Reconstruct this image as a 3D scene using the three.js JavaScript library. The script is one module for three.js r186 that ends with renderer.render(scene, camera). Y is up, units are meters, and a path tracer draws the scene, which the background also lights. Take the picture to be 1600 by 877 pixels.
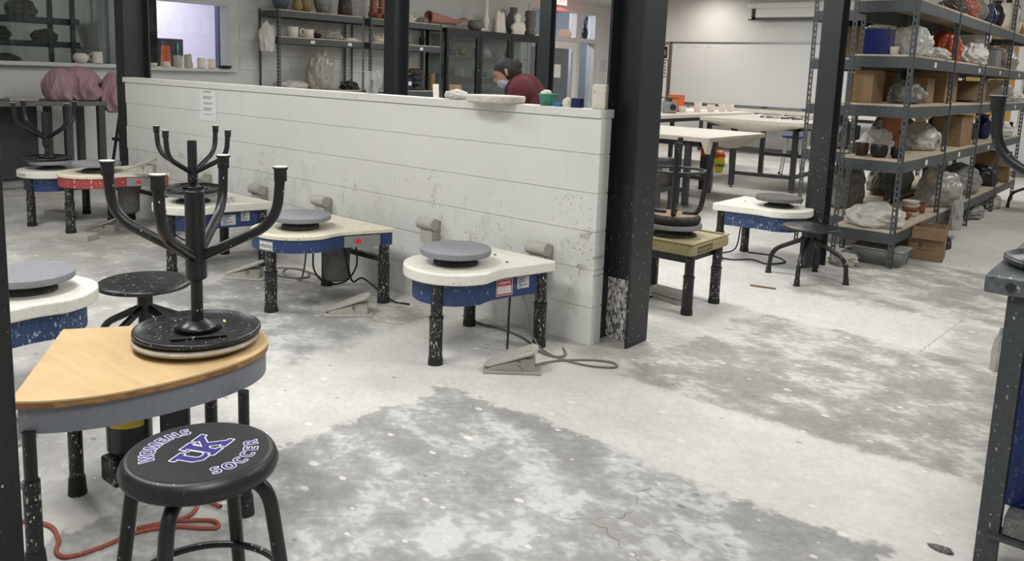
import * as THREE from 'three';
import { RoundedBoxGeometry } from 'three/addons/geometries/RoundedBoxGeometry.js';
import { mergeGeometries, mergeVertices } from 'three/addons/utils/BufferGeometryUtils.js';
import { MarchingCubes } from 'three/addons/objects/MarchingCubes.js';
import { RectAreaLightUniformsLib } from 'three/addons/lights/RectAreaLightUniformsLib.js';

// ------------------------------------------------------------------ camera, lights, exposure
const scene = new THREE.Scene();
scene.background = new THREE.Color(0x050505);
const camera = new THREE.PerspectiveCamera(2 * Math.atan(600 / 1280) * 180 / Math.PI, 1600 / 877, 0.05, 60);
camera.position.set(0, 1.42, 0);
camera.rotation.order = 'YXZ';
camera.rotation.set(-0.153473, 0.686401, 0.036726);
camera.setViewOffset(1600, 1200, 0, 290, 1600, 877);      // the photo is a crop of a taller frame
camera.updateProjectionMatrix(); camera.updateMatrixWorld();
const renderer = new THREE.WebGLRenderer({ antialias: true });
renderer.toneMapping = THREE.LinearToneMapping;
renderer.toneMappingExposure = 2.65;
renderer.shadowMap.enabled = true;
RectAreaLightUniformsLib.init();
const CEIL = 3.12, XL = -10.2, ZB = -15.7, XR = 3.2, ZF = 2.4;
// ceiling troffers [x, z, intensity]
const TROFFERS = [[-0.3, -0.6, 9], [-3.0, -0.9, 9], [-5.8, -1.2, 8.5], [-0.3, -4.4, 8], [-3.2, -4.9, 9], [-5.9, -5.2, 7],
  [-0.2, -8.6, 5], [-3.9, -9.0, 8], [-7.4, -9.2, 5], [-0.2, -12.8, 5.5], [-4.0, -12.9, 9], [-7.0, -13.0, 8]];

// ------------------------------------------------------------------ helpers
let SEED = 12345;
const rnd = () => { SEED = (SEED * 1664525 + 1013904223) >>> 0; return SEED / 4294967296; };
const rr = (a, b) => a + (b - a) * rnd();
const V = (x, y, z) => new THREE.Vector3(x, y, z);
const used = {};
function numbered(n) { if (!(n in used)) { used[n] = 0; return n; } used[n]++; return n + '_' + String(used[n]).padStart(3, '0'); }
function thing(name, label, category, pos = [0, 0, 0], turn = 0, group) {
  const o = new THREE.Group(); o.name = numbered(name); scene.add(o);
  o.position.set(...pos); o.rotation.y = turn; o.userData = { label, category };
  if (group) o.userData.group = group;
  return o;
}
function uvBox(g, s = 1) {          // texture coordinates in metres, by the way each face points
  g = g.index ? g.toNonIndexed() : g;
  if (!g.attributes.normal) g.computeVertexNormals();
  const p = g.attributes.position, n = p.count, uv = new Float32Array(n * 2);
  const a = V(0, 0, 0), b = V(0, 0, 0), c = V(0, 0, 0);
  for (let i = 0; i < n; i += 3) {
    a.fromBufferAttribute(p, i); b.fromBufferAttribute(p, i + 1); c.fromBufferAttribute(p, i + 2);
    const f = b.clone().sub(a).cross(c.clone().sub(a));
    const ax = Math.abs(f.x), ay = Math.abs(f.y), az = Math.abs(f.z);
    [a, b, c].forEach((q, k) => {
      const u = ax > ay && ax > az ? [q.z, q.y] : ay > az ? [q.x, q.z] : [q.x, q.y];
      uv[(i + k) * 2] = u[0] * s; uv[(i + k) * 2 + 1] = u[1] * s;
    });
  }
  g.setAttribute('uv', new THREE.BufferAttribute(uv, 2));
  return g;
}
function clean(g) {
  const h = g.index ? g.toNonIndexed() : g;
  for (const k of Object.keys(h.attributes)) if (!['position', 'normal', 'uv'].includes(k)) h.deleteAttribute(k);
  if (!h.attributes.normal) h.computeVertexNormals();
  if (!h.attributes.uv) uvBox(h);
  return h;
}
function mesh(name, geoms, mat, parent, keepUv = false) {
  const list = (Array.isArray(geoms) ? geoms : [geoms]).map(clean);
  let g = list.length > 1 ? mergeGeometries(list) : list[0];
  if (!keepUv) g = uvBox(g);
  const m = new THREE.Mesh(g, mat);
  m.name = parent ? name : numbered(name);
  (parent || scene).add(m);
  return m;
}
function solo(name, geoms, mat, label, category, group, keepUv) {
  const m = mesh(name, geoms, mat, null, keepUv); m.userData = { label, category };
  if (group) m.userData.group = group;
  return m;
}
function struct(o, label, category) { o.userData.kind = 'structure'; if (label) o.userData.label = label; if (category) o.userData.category = category; return o; }
const T = (g, x = 0, y = 0, z = 0, rx = 0, ry = 0, rz = 0) => { if (rx || ry || rz) g.applyMatrix4(new THREE.Matrix4().makeRotationFromEuler(new THREE.Euler(rx, ry, rz))); g.translate(x, y, z); return g; };
const box = (w, h, d, x = 0, y = 0, z = 0, rx = 0, ry = 0, rz = 0) => T(new THREE.BoxGeometry(w, h, d), x, y, z, rx, ry, rz);
const rbox = (w, h, d, r, x = 0, y = 0, z = 0, rx = 0, ry = 0, rz = 0) => T(new RoundedBoxGeometry(w, h, d, 2, Math.min(r, w / 2.01, h / 2.01, d / 2.01)), x, y, z, rx, ry, rz);
const span = (x0, x1, y0, y1, z0, z1) => box(x1 - x0, y1 - y0, z1 - z0, (x0 + x1) / 2, (y0 + y1) / 2, (z0 + z1) / 2);
const rspan = (x0, x1, y0, y1, z0, z1, r) => rbox(x1 - x0, y1 - y0, z1 - z0, r, (x0 + x1) / 2, (y0 + y1) / 2, (z0 + z1) / 2);
const cyl = (r0, r1, y0, y1, x = 0, z = 0, seg = 24) => T(new THREE.CylinderGeometry(r1, r0, y1 - y0, seg), x, (y0 + y1) / 2, z);
const lathe = (pts, seg = 32, x = 0, y = 0, z = 0) => T(new THREE.LatheGeometry(pts.map(p => new THREE.Vector2(p[0], p[1])), seg), x, y, z);
function bar(a, b, r, seg = 10) {       // straight round bar
  const d = b.clone().sub(a), g = new THREE.CylinderGeometry(r, r, d.length(), seg);
  g.applyQuaternion(new THREE.Quaternion().setFromUnitVectors(V(0, 1, 0), d.clone().normalize()));
  g.translate((a.x + b.x) / 2, (a.y + b.y) / 2, (a.z + b.z) / 2); return g;
}
function beam(a, b, w, h) {             // straight square bar
  const d = b.clone().sub(a), g = new THREE.BoxGeometry(w, h, d.length());
  const m = new THREE.Matrix4().lookAt(V(0, 0, 0), d, Math.abs(d.y) > 0.95 * d.length() ? V(0, 0, 1) : V(0, 1, 0)); g.applyMatrix4(m);
  g.translate((a.x + b.x) / 2, (a.y + b.y) / 2, (a.z + b.z) / 2); return g;
}
function wire(pts, r, seg = 60, rad = 6, closed = false) { return new THREE.TubeGeometry(new THREE.CatmullRomCurve3(pts.map(p => V(...p)), closed, 'catmullrom', 0.5), seg, r, rad, closed); }
function bent(pts, r, bend, rad = 12) { // tube along straight runs with rounded corners
  const path = new THREE.CurvePath(), q = pts.map(p => V(...p));
  let from = q[0];
  for (let i = 1; i < q.length - 1; i++) {
    const a = q[i].clone().lerp(q[i - 1], Math.min(0.49, bend / q[i].distanceTo(q[i - 1]))), b = q[i].clone().lerp(q[i + 1], Math.min(0.49, bend / q[i].distanceTo(q[i + 1])));
    path.add(new THREE.LineCurve3(from, a)); path.add(new THREE.QuadraticBezierCurve3(a, q[i], b)); from = b;
  }
  path.add(new THREE.LineCurve3(from, q[q.length - 1]));
  return new THREE.TubeGeometry(path, 36, r, rad, false);
}
function plate(pts, y0, y1, bevel = 0) { // flat board from an outline of [x, z] points
  const s = new THREE.Shape(pts.map(p => new THREE.Vector2(p[0], -p[1])));
  const t = y1 - y0 - 2 * bevel;
  const g = new THREE.ExtrudeGeometry(s, { depth: t, bevelEnabled: bevel > 0, bevelThickness: bevel, bevelSize: bevel, bevelOffset: -bevel, bevelSegments: 2, curveSegments: 24 });
  g.rotateX(-Math.PI / 2); g.translate(0, y0 + bevel, 0); return g;
}
// value noise
const H2 = (i, j) => { let h = Math.imul(i, 374761393) ^ Math.imul(j, 668265263); h = Math.imul(h ^ (h >>> 13), 1274126177); return ((h ^ (h >>> 16)) >>> 0) / 4294967296; };
function vn(x, y) {
  const i = Math.floor(x), j = Math.floor(y), u = x - i, v = y - j, a = u * u * (3 - 2 * u), b = v * v * (3 - 2 * v);
  const p = H2(i, j), q = H2(i + 1, j), r = H2(i, j + 1), s = H2(i + 1, j + 1);
  return p + (q - p) * a + (r - p) * b + (p - q - r + s) * a * b;
}
function fbm(x, y, o) { let s = 0, a = 0.5, t = 0; for (let k = 0; k < o; k++) { s += a * vn(x, y); t += a; a *= 0.5; x = x * 2.03 + 17.1; y = y * 2.03 + 5.3; } return s / t; }
const n3 = (x, y, z) => (vn(x + z * 0.71 + 3.1, y + 9.2) + vn(y + x * 0.37 + 7.7, z + 1.3) + vn(z + y * 0.53 + 2.9, x + 4.4)) / 3;
const clamp = (x, a = 0, b = 1) => Math.min(b, Math.max(a, x));
const smooth = (a, b, x) => { const t = clamp((x - a) / (b - a)); return t * t * (3 - 2 * t); };
function dataTex(w, h, fn, rep = 1) {
  const d = new Uint8Array(w * h * 4);
  for (let j = 0; j < h; j++) for (let i = 0; i < w; i++) { const c = fn(i / w, j / h), k = (j * w + i) * 4; d[k] = clamp(c[0], 0, 255); d[k + 1] = clamp(c[1], 0, 255); d[k + 2] = clamp(c[2], 0, 255); d[k + 3] = 255; }
  const t = new THREE.DataTexture(d, w, h, THREE.RGBAFormat); t.colorSpace = THREE.SRGBColorSpace; t.magFilter = THREE.LinearFilter; t.minFilter = THREE.LinearMipmapLinearFilter; t.generateMipmaps = true;
  t.wrapS = t.wrapT = THREE.RepeatWrapping; t.repeat.set(rep, rep); t.needsUpdate = true; return t;
}
function canvasTex(w, h, draw, rep = 0) {
  const c = document.createElement('canvas'); c.width = w; c.height = h; draw(c.getContext('2d'), w, h);
  const t = new THREE.CanvasTexture(c); t.colorSpace = THREE.SRGBColorSpace;
  if (rep) { t.wrapS = t.wrapT = THREE.RepeatWrapping; t.repeat.set(rep, rep); }
  return t;
}
function speckle(base, spots, n, rmin, rmax, streak = 0, mottled = 6) {   // enamel with dried clay spatter, 0.4 m tile
  return canvasTex(512, 512, (g, w) => {
    g.fillStyle = base; g.fillRect(0, 0, w, w);
    for (let i = 0; i < 500; i++) { g.fillStyle = rnd() < 0.5 ? `rgba(255,255,250,${mottled / 300})` : `rgba(0,0,0,${mottled / 200})`; g.beginPath(); g.ellipse(rr(0, w), rr(0, w), rr(2, 16), rr(2, 16), rr(0, 3), 0, 7); g.fill(); }
    for (let i = 0; i < n; i++) {
      const x = rr(0, w), y = rr(0, w), r = rmin + (rmax - rmin) * Math.pow(rnd(), 3), e = rnd() < streak ? rr(1.6, 4) : rr(0.7, 1.6);
      g.fillStyle = spots[Math.floor(rnd() * spots.length)];
      for (const ox of [0, -w, w]) for (const oy of [0, -w, w]) { if (x + ox < -40 || x + ox > w + 40 || y + oy < -40 || y + oy > w + 40) continue; g.beginPath(); g.ellipse(x + ox, y + oy, r, r * e, rr(-0.2, 0.2), 0, 7); g.fill(); }
    }
  }, 2.5);
}
const grainTex = (c1, c2, fx, fy, rep = 1) => dataTex(256, 256, (u, v) => { const t = fbm(u * fx, v * fy, 4); return [0, 1, 2].map(k => c1[k] + (c2[k] - c1[k]) * clamp((t - 0.25) * 2)); }, rep);
const std = (color, roughness = 0.6, metalness = 0, extra = {}) => new THREE.MeshStandardMaterial({ color, roughness, metalness, ...extra });
const tex = (map, roughness = 0.6, metalness = 0, extra = {}) => new THREE.MeshStandardMaterial({ map, roughness, metalness, ...extra });

const M = {
  black: tex(speckle('#17181a', ['#b9b6ae', '#8d8b85', '#d8d5cc'], 120, 0.5, 4, 0.25), 0.38),
  blackSplat: tex(speckle('#1a1b1d', ['#b9b6ae', '#a29f98', '#cfccc4', '#8a8883', '#6d6b67'], 1700, 0.5, 4, 0.4), 0.5),
  blackClean: tex(speckle('#141516', ['#8d8b85'], 40, 0.5, 2), 0.35),
  seatMetal: tex(speckle('#1b1c1d', ['#bcb9b1', '#8d8b85', '#77756f'], 420, 0.5, 4.2, 0.2, 16), 0.33),
  rubber: tex(speckle('#252525', ['#8b8984', '#b5b2aa'], 200, 0.6, 4), 0.85),
  foot: std(0xc9c6bd, 0.8),
  columnPaint: tex(speckle('#202425', ['#b7b5ae', '#8a8882', '#5c5d5b'], 50, 0.4, 2, 0.2, 5), 0.45),
  columnSplat: tex(speckle('#212526', ['#c2c0b8', '#a3a29b', '#7b7b76'], 460, 0.4, 2.6, 0.4, 6), 0.5),
  columnCaked: tex(speckle('#4a4c4b', ['#cfccc4', '#b3b0a8', '#a09d96', '#dad7cf'], 2600, 1, 9, 0.8), 0.9),
  rack: tex(speckle('#464c4d', ['#b9b8b2', '#7c8182', '#8f9495'], 160, 0.5, 3, 0.2, 10), 0.5),
  board: tex(grainTex([178, 164, 140], [204, 192, 172], 40, 40, 1.5), 0.85),
  cream: tex(speckle('#e9e6da', ['#cfcabd', '#d8d4c8', '#f2efe6'], 160, 0.6, 7, 0.2, 3), 0.42),
  creamSpots: tex(speckle('#e4e1d6', ['#a9a69e', '#bdb9af', '#8f8c86'], 420, 0.6, 3.6, 0.2, 3), 0.5),
  creamBoard: tex(speckle('#e6deca', ['#cfc4a8', '#e9e1cd', '#c7bb9e'], 300, 0.6, 9, 0.2, 4), 0.55),
  blue: tex(speckle('#2b3f6c', ['#aab2c6', '#c9cbd0', '#5f6f9c'], 200, 0.4, 3.5, 0.3, 8), 0.5),
  blueHeavy: tex(speckle('#33496f', ['#aab2c6', '#c9cbd0', '#6f7ea3'], 900, 0.5, 5, 0.3, 8), 0.55),
  red: tex(speckle('#a84547', ['#d8b7b2', '#cfa19d', '#8f2c30'], 500, 0.6, 6, 0.4, 8), 0.55),
  yellow: tex(speckle('#9c9168', ['#b5ac88', '#857b57', '#c9c4b0'], 260, 0.6, 5, 0.2, 8), 0.5),
  bat: tex(speckle('#85878b', ['#92949a', '#8d8f94', '#7b7d82'], 500, 0.6, 7, 0.1, 5), 0.7),
  hub: tex(speckle('#55534f', ['#8d8b85', '#6d6b66'], 500, 0.6, 6), 0.8),
  dust: tex(speckle('#9d9a93', ['#8f8c86', '#aeaba3', '#84817b'], 600, 0.6, 5, 0.2, 8), 0.95),
  dustDark: tex(speckle('#666461', ['#75736f', '#84827c', '#585653'], 600, 0.6, 6, 0.2, 10), 0.95),
  pedal: tex(speckle('#b5b2a8', ['#a8a59b', '#c3c0b6', '#9b988f'], 400, 0.6, 5, 0.2, 6), 0.9),
  apron: tex(speckle('#777b82', ['#868a90', '#6b6f75'], 90, 0.5, 4, 0.3, 4), 0.4),
  wood: tex(dataTex(512, 512, (u, v) => { const t = fbm(u * 5, v * 40, 4), s = fbm(u * 3 + 9, v * 3, 3), k = fbm(u * 40, v * 40, 2); return [203 + 16 * t - 18 * s + 5 * k, 173 + 18 * t - 22 * s + 5 * k, 126 + 20 * t - 24 * s + 5 * k]; }, 1.2), 0.5),
  woodEdge: tex(grainTex([120, 84, 48], [166, 126, 80], 20, 60, 2), 0.6),
  plaster: tex(speckle('#d9d3c6', ['#c3bcae', '#e4dfd4', '#b0a99b'], 500, 0.8, 6, 0.1, 10), 0.95),
  steel: std(0x9b9d9e, 0.35, 0.9), chrome: std(0xb9babb, 0.25, 0.95),
  cable: tex(speckle('#2c2c2c', ['#77756f', '#9c9992'], 300, 0.6, 4), 0.8), cableGrey: tex(speckle('#77756f', ['#5c5a56', '#97948c'], 300, 0.6, 4), 0.9),
  orangeCord: tex(speckle('#9a5140', ['#b38573', '#8a4535', '#b3a298'], 300, 0.6, 4), 0.7),
  tableTop: tex(speckle('#cfc9bc', ['#bcb5a6', '#d9d4c9'], 200, 0.8, 8, 0.3, 8), 0.85),
  canvas: tex(speckle('#c9c1b0', ['#b5ac99', '#d4cdbf'], 300, 0.8, 8, 0.3, 8), 0.95),
  darkSteel: tex(speckle('#3b3d3e', ['#6c6d6d', '#8a8a88'], 120, 0.5, 3, 0.2, 8), 0.45),
  bisque: std(0xd9d2c5, 0.85), bone: std(0xe6ddcb, 0.8), whiteClay: std(0xe6ded2, 0.9), stoneware: tex(speckle('#6d6a64', ['#8a867e', '#57544f'], 200, 1, 10, 0.1, 20), 0.6),
  terracotta: tex(speckle('#a86a4a', ['#b97c5b', '#8f5639'], 200, 1, 8, 0.1, 14), 0.85), skinClay: tex(speckle('#a9776a', ['#b98a7c', '#96655a'], 160, 1, 9, 0.2, 14), 0.8),
  redClay: tex(speckle('#8a4d33', ['#a26344', '#6e3a26', '#c08b5c'], 200, 1, 12, 0.2, 20), 0.5), bark: tex(speckle('#463a34', ['#5c4d45', '#31282450', '#75655b'], 300, 1, 10, 0.8, 20), 0.7),
  glazeBlue: std(0x1c2552, 0.25), glazeDark: std(0x231f22, 0.3), glazeBrown: tex(speckle('#3b2a20', ['#5d4431', '#281a13'], 200, 1, 10, 0.1, 20), 0.3),
  glazeGrey: tex(speckle('#7d8078', ['#9da097', '#5e625b', '#b5b7ae'], 200, 1, 12, 0.3, 20), 0.35), ochre: tex(speckle('#9a8459', ['#b09a6d', '#7d6a45'], 200, 1, 12, 0.3, 20), 0.4), slate: std(0x4b5a66, 0.4),
  card: tex(speckle('#8c7355', ['#9c8364', '#7b6448'], 160, 1, 9, 0.1, 12), 0.9), kraft: std(0x7d6548, 0.6),
  plastic: new THREE.MeshPhysicalMaterial({ color: 0xdcd9d2, roughness: 0.38, transmission: 0.22, thickness: 0, side: THREE.DoubleSide }),
  clearBag: new THREE.MeshPhysicalMaterial({ color: 0xd5d3cd, roughness: 0.22, transmission: 0.55, thickness: 0, side: THREE.DoubleSide }),
  greyBag: new THREE.MeshPhysicalMaterial({ color: 0x8d8a84, roughness: 0.5, transmission: 0.15, thickness: 0, side: THREE.DoubleSide }),
  clear: new THREE.MeshPhysicalMaterial({ color: 0xf2f4f4, roughness: 0.08, transmission: 0.92, thickness: 0, side: THREE.DoubleSide }),
  glass: new THREE.MeshPhysicalMaterial({ color: 0xe6ebea, roughness: 0.02, transmission: 1, thickness: 0 }),
  blueBin: tex(speckle('#263c86', ['#5d6fa6', '#8b97bd', '#1d2f6d'], 900, 0.5, 5, 0.85, 10), 0.45), bluePlastic: std(0x1b2660, 0.25),
  orangeBag: std(0x9c3f1f, 0.3), whitePlastic: std(0xdcdcd8, 0.45), greyPlastic: std(0x8a8b8a, 0.6), teal: std(0x3c8c7c, 0.5),
  paper: std(0xe4e4e0, 0.9), whitePaint: tex(dataTex(256, 256, (u, v) => { const t = 5 * (fbm(u * 8, v * 8, 3) - 0.5) + 3 * (H2(u * 256 | 0, v * 256 | 0) - 0.5); return [206 + t, 207 + t, 204 + t]; }, 0.5), 0.55), trimPaint: std(0xc9cac7, 0.5),
  orange: std(0xd4652a, 0.6), clothPink: tex(speckle('#a08387', ['#a88b8f', '#977a7e'], 400, 1, 8, 0.2, 4), 0.85), cloth: tex(speckle('#4a1820', ['#541d26', '#40131a'], 500, 1, 6, 0.2, 6), 0.95),
};

// ------------------------------------------------------------------ the room
const GREY = [   // bare concrete showing between the bands of dried slip: x0, x1, z0, z1, softness, amount
  [-2.45, -0.56, -2.56, 3, 0.02, 1], [-1.98, -0.30, -4.77, -3.25, 0.03, 1], [-0.93, 3, -5.60, -4.72, 0.06, 0.62], [-0.34, 3, -4.8, -3.25, 0.1, 0.8],
  [-2.02, 3, -7.15, -5.50, 0.07, 0.95], [-4.75, -3.2, -3.3, -2.28, 0.07, 0.95], [-5.6, -3.25, -2.3, -1.2, 0.3, 0.5], [-6.9, -4.9, -3.4, -2.0, 0.25, 0.6], [-3.0, -1.8, -4.1, -3.3, 0.2, 0.7],
  [-3.4, -2.55, -1.7, 0.5, 0.15, 0.6], [-10.2, -6.8, -6, -1, 0.4, 0.4], [-4.2, -2.6, -10.3, -7.9, 0.4, 0.35], [-10.2, -3, -16, -10.5, 0.5, 0.2], [-1.6, 1, -12.4, -9.6, 0.3, 0.3]];
function floorColor(x, z) {
  const w1 = vn(x * 5.1, z * 5.1) - 0.5, w2 = vn(x * 23 + 5, z * 23) - 0.5, w3 = vn(x * 70, z * 70 + 3) - 0.5;
  const e = 0.075 * w1 + 0.06 * w2 + 0.035 * w3;
  let g = 0;
  for (const r of GREY) {
    const d = Math.min(x - r[0], r[1] - x, z - r[2], r[3] - z) + e;
    if (d > -r[4]) { const v = r[5] * smooth(-r[4], r[4], d); if (v > g) g = v; }
  }
  const m1 = fbm(x * 1.9 + 3, z * 1.9, 3), m2 = fbm(x * 6.3 + 0.6 * w1, z * 7.9 + 8, 5), m3 = fbm(x * 34, z * 46, 3), sm = vn((x - z) * 9, (x + z) * 55), gr = H2((x * 500) | 0, (z * 500) | 0) - 0.5;
  const wear = clamp(0.5 + (m1 - 0.5) * 1.2 + (m2 - 0.5) * 1.9 + (m3 - 0.5) * 0.9 + (sm - 0.5) * 0.16);           // 0 bare, 1 thinly dusted
  let cr = 122 + 66 * wear, cg = 121.5 + 66 * wear, cb = 118.5 + 65 * wear;
  const bright = smooth(0.54, 0.68, m2 * 0.7 + m3 * 0.3) * 0.42; cr += (210 - cr) * bright; cg += (209 - cg) * bright; cb += (204 - cb) * bright;
  const pr = 205 + 14 * (m1 - 0.5) + 16 * (m2 - 0.5) + 12 * (m3 - 0.5), pg = pr - 3, pb = pr - 9;
  if (z < -3.0 + 0.3 * w1) { cr += 1.5; cb -= 3.5; }
  const k = clamp(g * (0.66 + 0.5 * m1 + 0.5 * (m2 - 0.5) + 0.5 * (m3 - 0.5)));
  let r = pr + (cr - pr) * k, gn = pg + (cg - pg) * k, b = pb + (cb - pb) * k;
  // dried drops
  const ci = Math.floor(x / 0.11), cj = Math.floor(z / 0.11), h = H2(ci * 7 + 1, cj * 13 + 5);
  if (h < 0.4) {
    const px = (ci + 0.2 + 0.6 * H2(ci, cj + 91)) * 0.11, pz = (cj + 0.2 + 0.6 * H2(ci + 57, cj)) * 0.11, rad = 0.003 + 0.017 * Math.pow(H2(ci + 3, cj + 8), 3);
    const d = Math.hypot((x - px) * 0.8, (z - pz) * 1.2) + 0.004 * w3 + 0.004 * w2;
    if (d < rad) { const s = 0.75 * smooth(rad, rad * 0.75, d); r += (226 - r) * s; gn += (223 - gn) * s; b += (216 - b) * s; }
  }
  if (h > 0.93) { const px = (ci + 0.5) * 0.11, pz = (cj + 0.5) * 0.11, d = Math.hypot(x - px, (z - pz) * 1.8) + 0.01 * w2; if (d < 0.012) { r *= 0.8; gn *= 0.8; b *= 0.8; } }
  const n = 13 * gr + 9 * w3;
  return [r + n, gn + n, b + n];
}
const CRACKS = [[[-1.40, -2.02], [-1.33, -2.1], [-1.27, -2.14], [-1.26, -2.22], [-1.31, -2.35], [-1.30, -2.42]], [[-1.33, -2.08], [-1.25, -2.07], [-1.16, -2.03], [-1.09, -2.0], [-1.0, -2.01]], [[-1.27, -2.14], [-1.12, -2.2], [-1.0, -2.18]]];
const JOINTS = [[[-2.5, -2.54], [-2.49, -0.6]], [[-2.5, -2.56], [-0.5, -2.60]], [[-3.63, -2.34], [-3.68, -2.6]], [[-0.98, -4.7], [-0.94, -5.6]], [[-2.95, -1.1], [-2.25, -1.02]], [[-0.97, -4.75], [-0.6, -4.7]]];
function floorTex(x0, x1, z0, z1, n) {
  const t = dataTex(n, n, (u, v) => floorColor(x0 + (x1 - x0) * u, z0 + (z1 - z0) * v));
  const d = t.image.data, put = (x, z, c, a, rad) => {
    const ci = (x - x0) / (x1 - x0) * n, cj = (z - z0) / (z1 - z0) * n, q = Math.max(0.6, rad / (x1 - x0) * n);
    for (let j = Math.floor(cj - q); j <= cj + q; j++) for (let i = Math.floor(ci - q); i <= ci + q; i++) { if (i < 0 || j < 0 || i >= n || j >= n || Math.hypot(i - ci, j - cj) > q) continue; const k = (j * n + i) * 4; for (let m = 0; m < 3; m++) d[k + m] += (c[m] - d[k + m]) * a; }
  };
  const run = (lines, c, a, rad, wob) => lines.forEach(L => { for (let s = 0; s < L.length - 1; s++) for (let q = 0; q < 400; q++) { const f = q / 400, x = L[s][0] + (L[s + 1][0] - L[s][0]) * f, z = L[s][1] + (L[s + 1][1] - L[s][1]) * f; put(x + wob * (vn(x * 30, z * 30) - 0.5), z + wob * (vn(z * 30, x * 30 + 9) - 0.5), c, a, rad * (0.5 + vn(x * 25, z * 25))); } });
  run(JOINTS, [150, 147, 141], 0.25, 0.002, 0.012); run(CRACKS, [206, 204, 198], 0.018, 0.03, 0.03); run(CRACKS, [108, 106, 103], 0.09, 0.0018, 0.03);
  t.repeat.set(1, 1); t.wrapS = t.wrapT = THREE.ClampToEdgeWrapping; return t;
}
function uvPlan(g, x0, x1, z0, z1) { const p = g.attributes.position, uv = g.attributes.uv; for (let i = 0; i < p.count; i++) uv.setXY(i, (p.getX(i) - x0) / (x1 - x0), (p.getZ(i) - z0) / (z1 - z0)); return g; }
{
  const fl = struct(new THREE.Group(), 'dusty grey concrete floor with pale bands of dried clay slip', 'floor'); fl.name = 'floor'; scene.add(fl);
  const N = [-3.6, 0.2, -4.4, -0.6];   // the bay nearest the camera
  const near = floorTex(...N, 2048), far = floorTex(XL - 0.1, XR, ZB - 0.1, ZF, 2048);
  const fm = tex(near, 0.82), ff = tex(far, 0.82);
  mesh('concrete_bay', [uvPlan(span(N[0], N[1], -0.15, 0, N[2], N[3]), ...N)], fm, fl, true);
  const X0 = XL - 0.1, X1 = XR, Z0 = ZB - 0.1, Z1 = ZF;
  for (const [a, b, c, d] of [[X0, N[0], Z0, Z1], [N[1], X1, Z0, Z1], [N[0], N[1], Z0, N[2]], [N[0], N[1], N[3], Z1]]) mesh('concrete_bay', [uvPlan(span(a, b, -0.15, 0, c, d), X0, X1, Z0, Z1)], ff, fl, true);
}
const wallM = M.whitePaint;
struct(mesh('ceiling', span(XL - 3.2, XR + 0.2, CEIL, CEIL + 0.15, ZB - 0.2, ZF + 0.2), std(0xd6d6d2, 0.9)), 'white ceiling', 'ceiling');
struct(mesh('trim_1', span(XL, -9.5, 2.92, CEIL, ZB, -12.8), std(0xd6d6d2, 0.9)), 'dropped white soffit over the door corner', 'soffit');
struct(mesh('wall_right', span(XR, XR + 0.2, 0, CEIL, ZB - 0.2, ZF + 0.2), wallM), 'plain white side wall outside the frame', 'wall');
struct(mesh('wall_front', span(XL - 3.2, XR, 0, CEIL, ZF, ZF + 0.2), wallM), 'plain white wall behind the camera', 'wall');
struct(mesh('wall_back', span(XL - 0.2, XR, 0, CEIL, ZB - 0.2, ZB), wallM), 'white wall carrying the whiteboard', 'wall');
struct(mesh('baseboard_back', span(XL, XR, 0, 0.1, ZB, ZB + 0.015), std(0x77777a, 0.7)), 'grey cove base along the whiteboard wall', 'baseboard');
struct(mesh('baseboard_left', span(XL, XL + 0.015, 0, 0.1, -13.0, ZF), std(0x77777a, 0.7)), 'grey cove base along the window wall', 'baseboard');
// the window wall: openings for window_1, window_2, the door with its transom and the sidelight
const W1z = [-4.76, -1.6], W2z = [-6.28, -5.0], DOOR = [-14.44, -12.75];
{
  const g = [], t0 = XL - 0.2, t1 = XL;
  g.push(span(t0, t1, 0, 1.31, DOOR[1], ZF), span(t0, t1, 2.19, CEIL, W2z[0], ZF), span(t0, t1, 1.31, 2.19, W1z[1], ZF), span(t0, t1, 1.31, 2.19, W2z[1], W1z[0]), span(t0, t1, 1.31, CEIL, DOOR[1], W2z[0]),
    span(t0, t1, 2.74, CEIL, ZB, DOOR[1]), span(t0, t1, 0, 2.74, ZB, -15.13));
  const wl = struct(mesh('wall_left', g, wallM), 'pale block wall with the long interior windows', 'wall');
  const bm = [M.whitePaint, M.whitePaint, M.whitePaint], bg = uvBox(clean(new RoundedBoxGeometry(0.012, 0.2, 0.4045, 1, 0.002)));
  for (let c = 0; c < 8; c++) for (let k = 0; k < 9; k++) { const y = 1.31 + 0.203 * c + 0.1, z = -6.62 - k * 0.4064 - (c % 2) * 0.2032; if (y > CEIL - 0.1 || z < -9.9) continue; const m = new THREE.Mesh(bg, bm[(c * 5 + k * 3) % 3]); m.name = 'block'; m.position.set(XL + 0.004, y, z); wl.add(m); }
}
function windowUnit(name, label, z0, z1, y0, y1, pane) {
  const w = new THREE.Group(); w.name = name; struct(w, label, 'window'); scene.add(w);
  for (const [a, b] of [[z0 + 0.001, z0 + 0.036], [z1 - 0.036, z1 - 0.001]]) mesh('window_frame', span(XL - 0.19, XL + 0.012, y0, y1 - 0.036, a, b), M.trimPaint, w);
  mesh('window_frame', span(XL - 0.191, XL + 0.014, y1 - 0.036, y1 - 0.001, z0 + 0.001, z1 - 0.001), M.trimPaint, w);
  mesh('window_sill', rspan(XL - 0.19, XL + 0.13, y0 - 0.045, y0, z0 - 0.06, z1 + 0.06, 0.006), M.trimPaint, w);
  mesh('glass_pane', span(XL - 0.15, XL - 0.144, y0, y1 - 0.035, z0 + 0.035, z1 - 0.035), pane, w);
  return w;
}
windowUnit('window_1', 'long interior window with a dim room behind the glass', W1z[0], W1z[1], 1.335, 2.19, M.glass);
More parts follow.
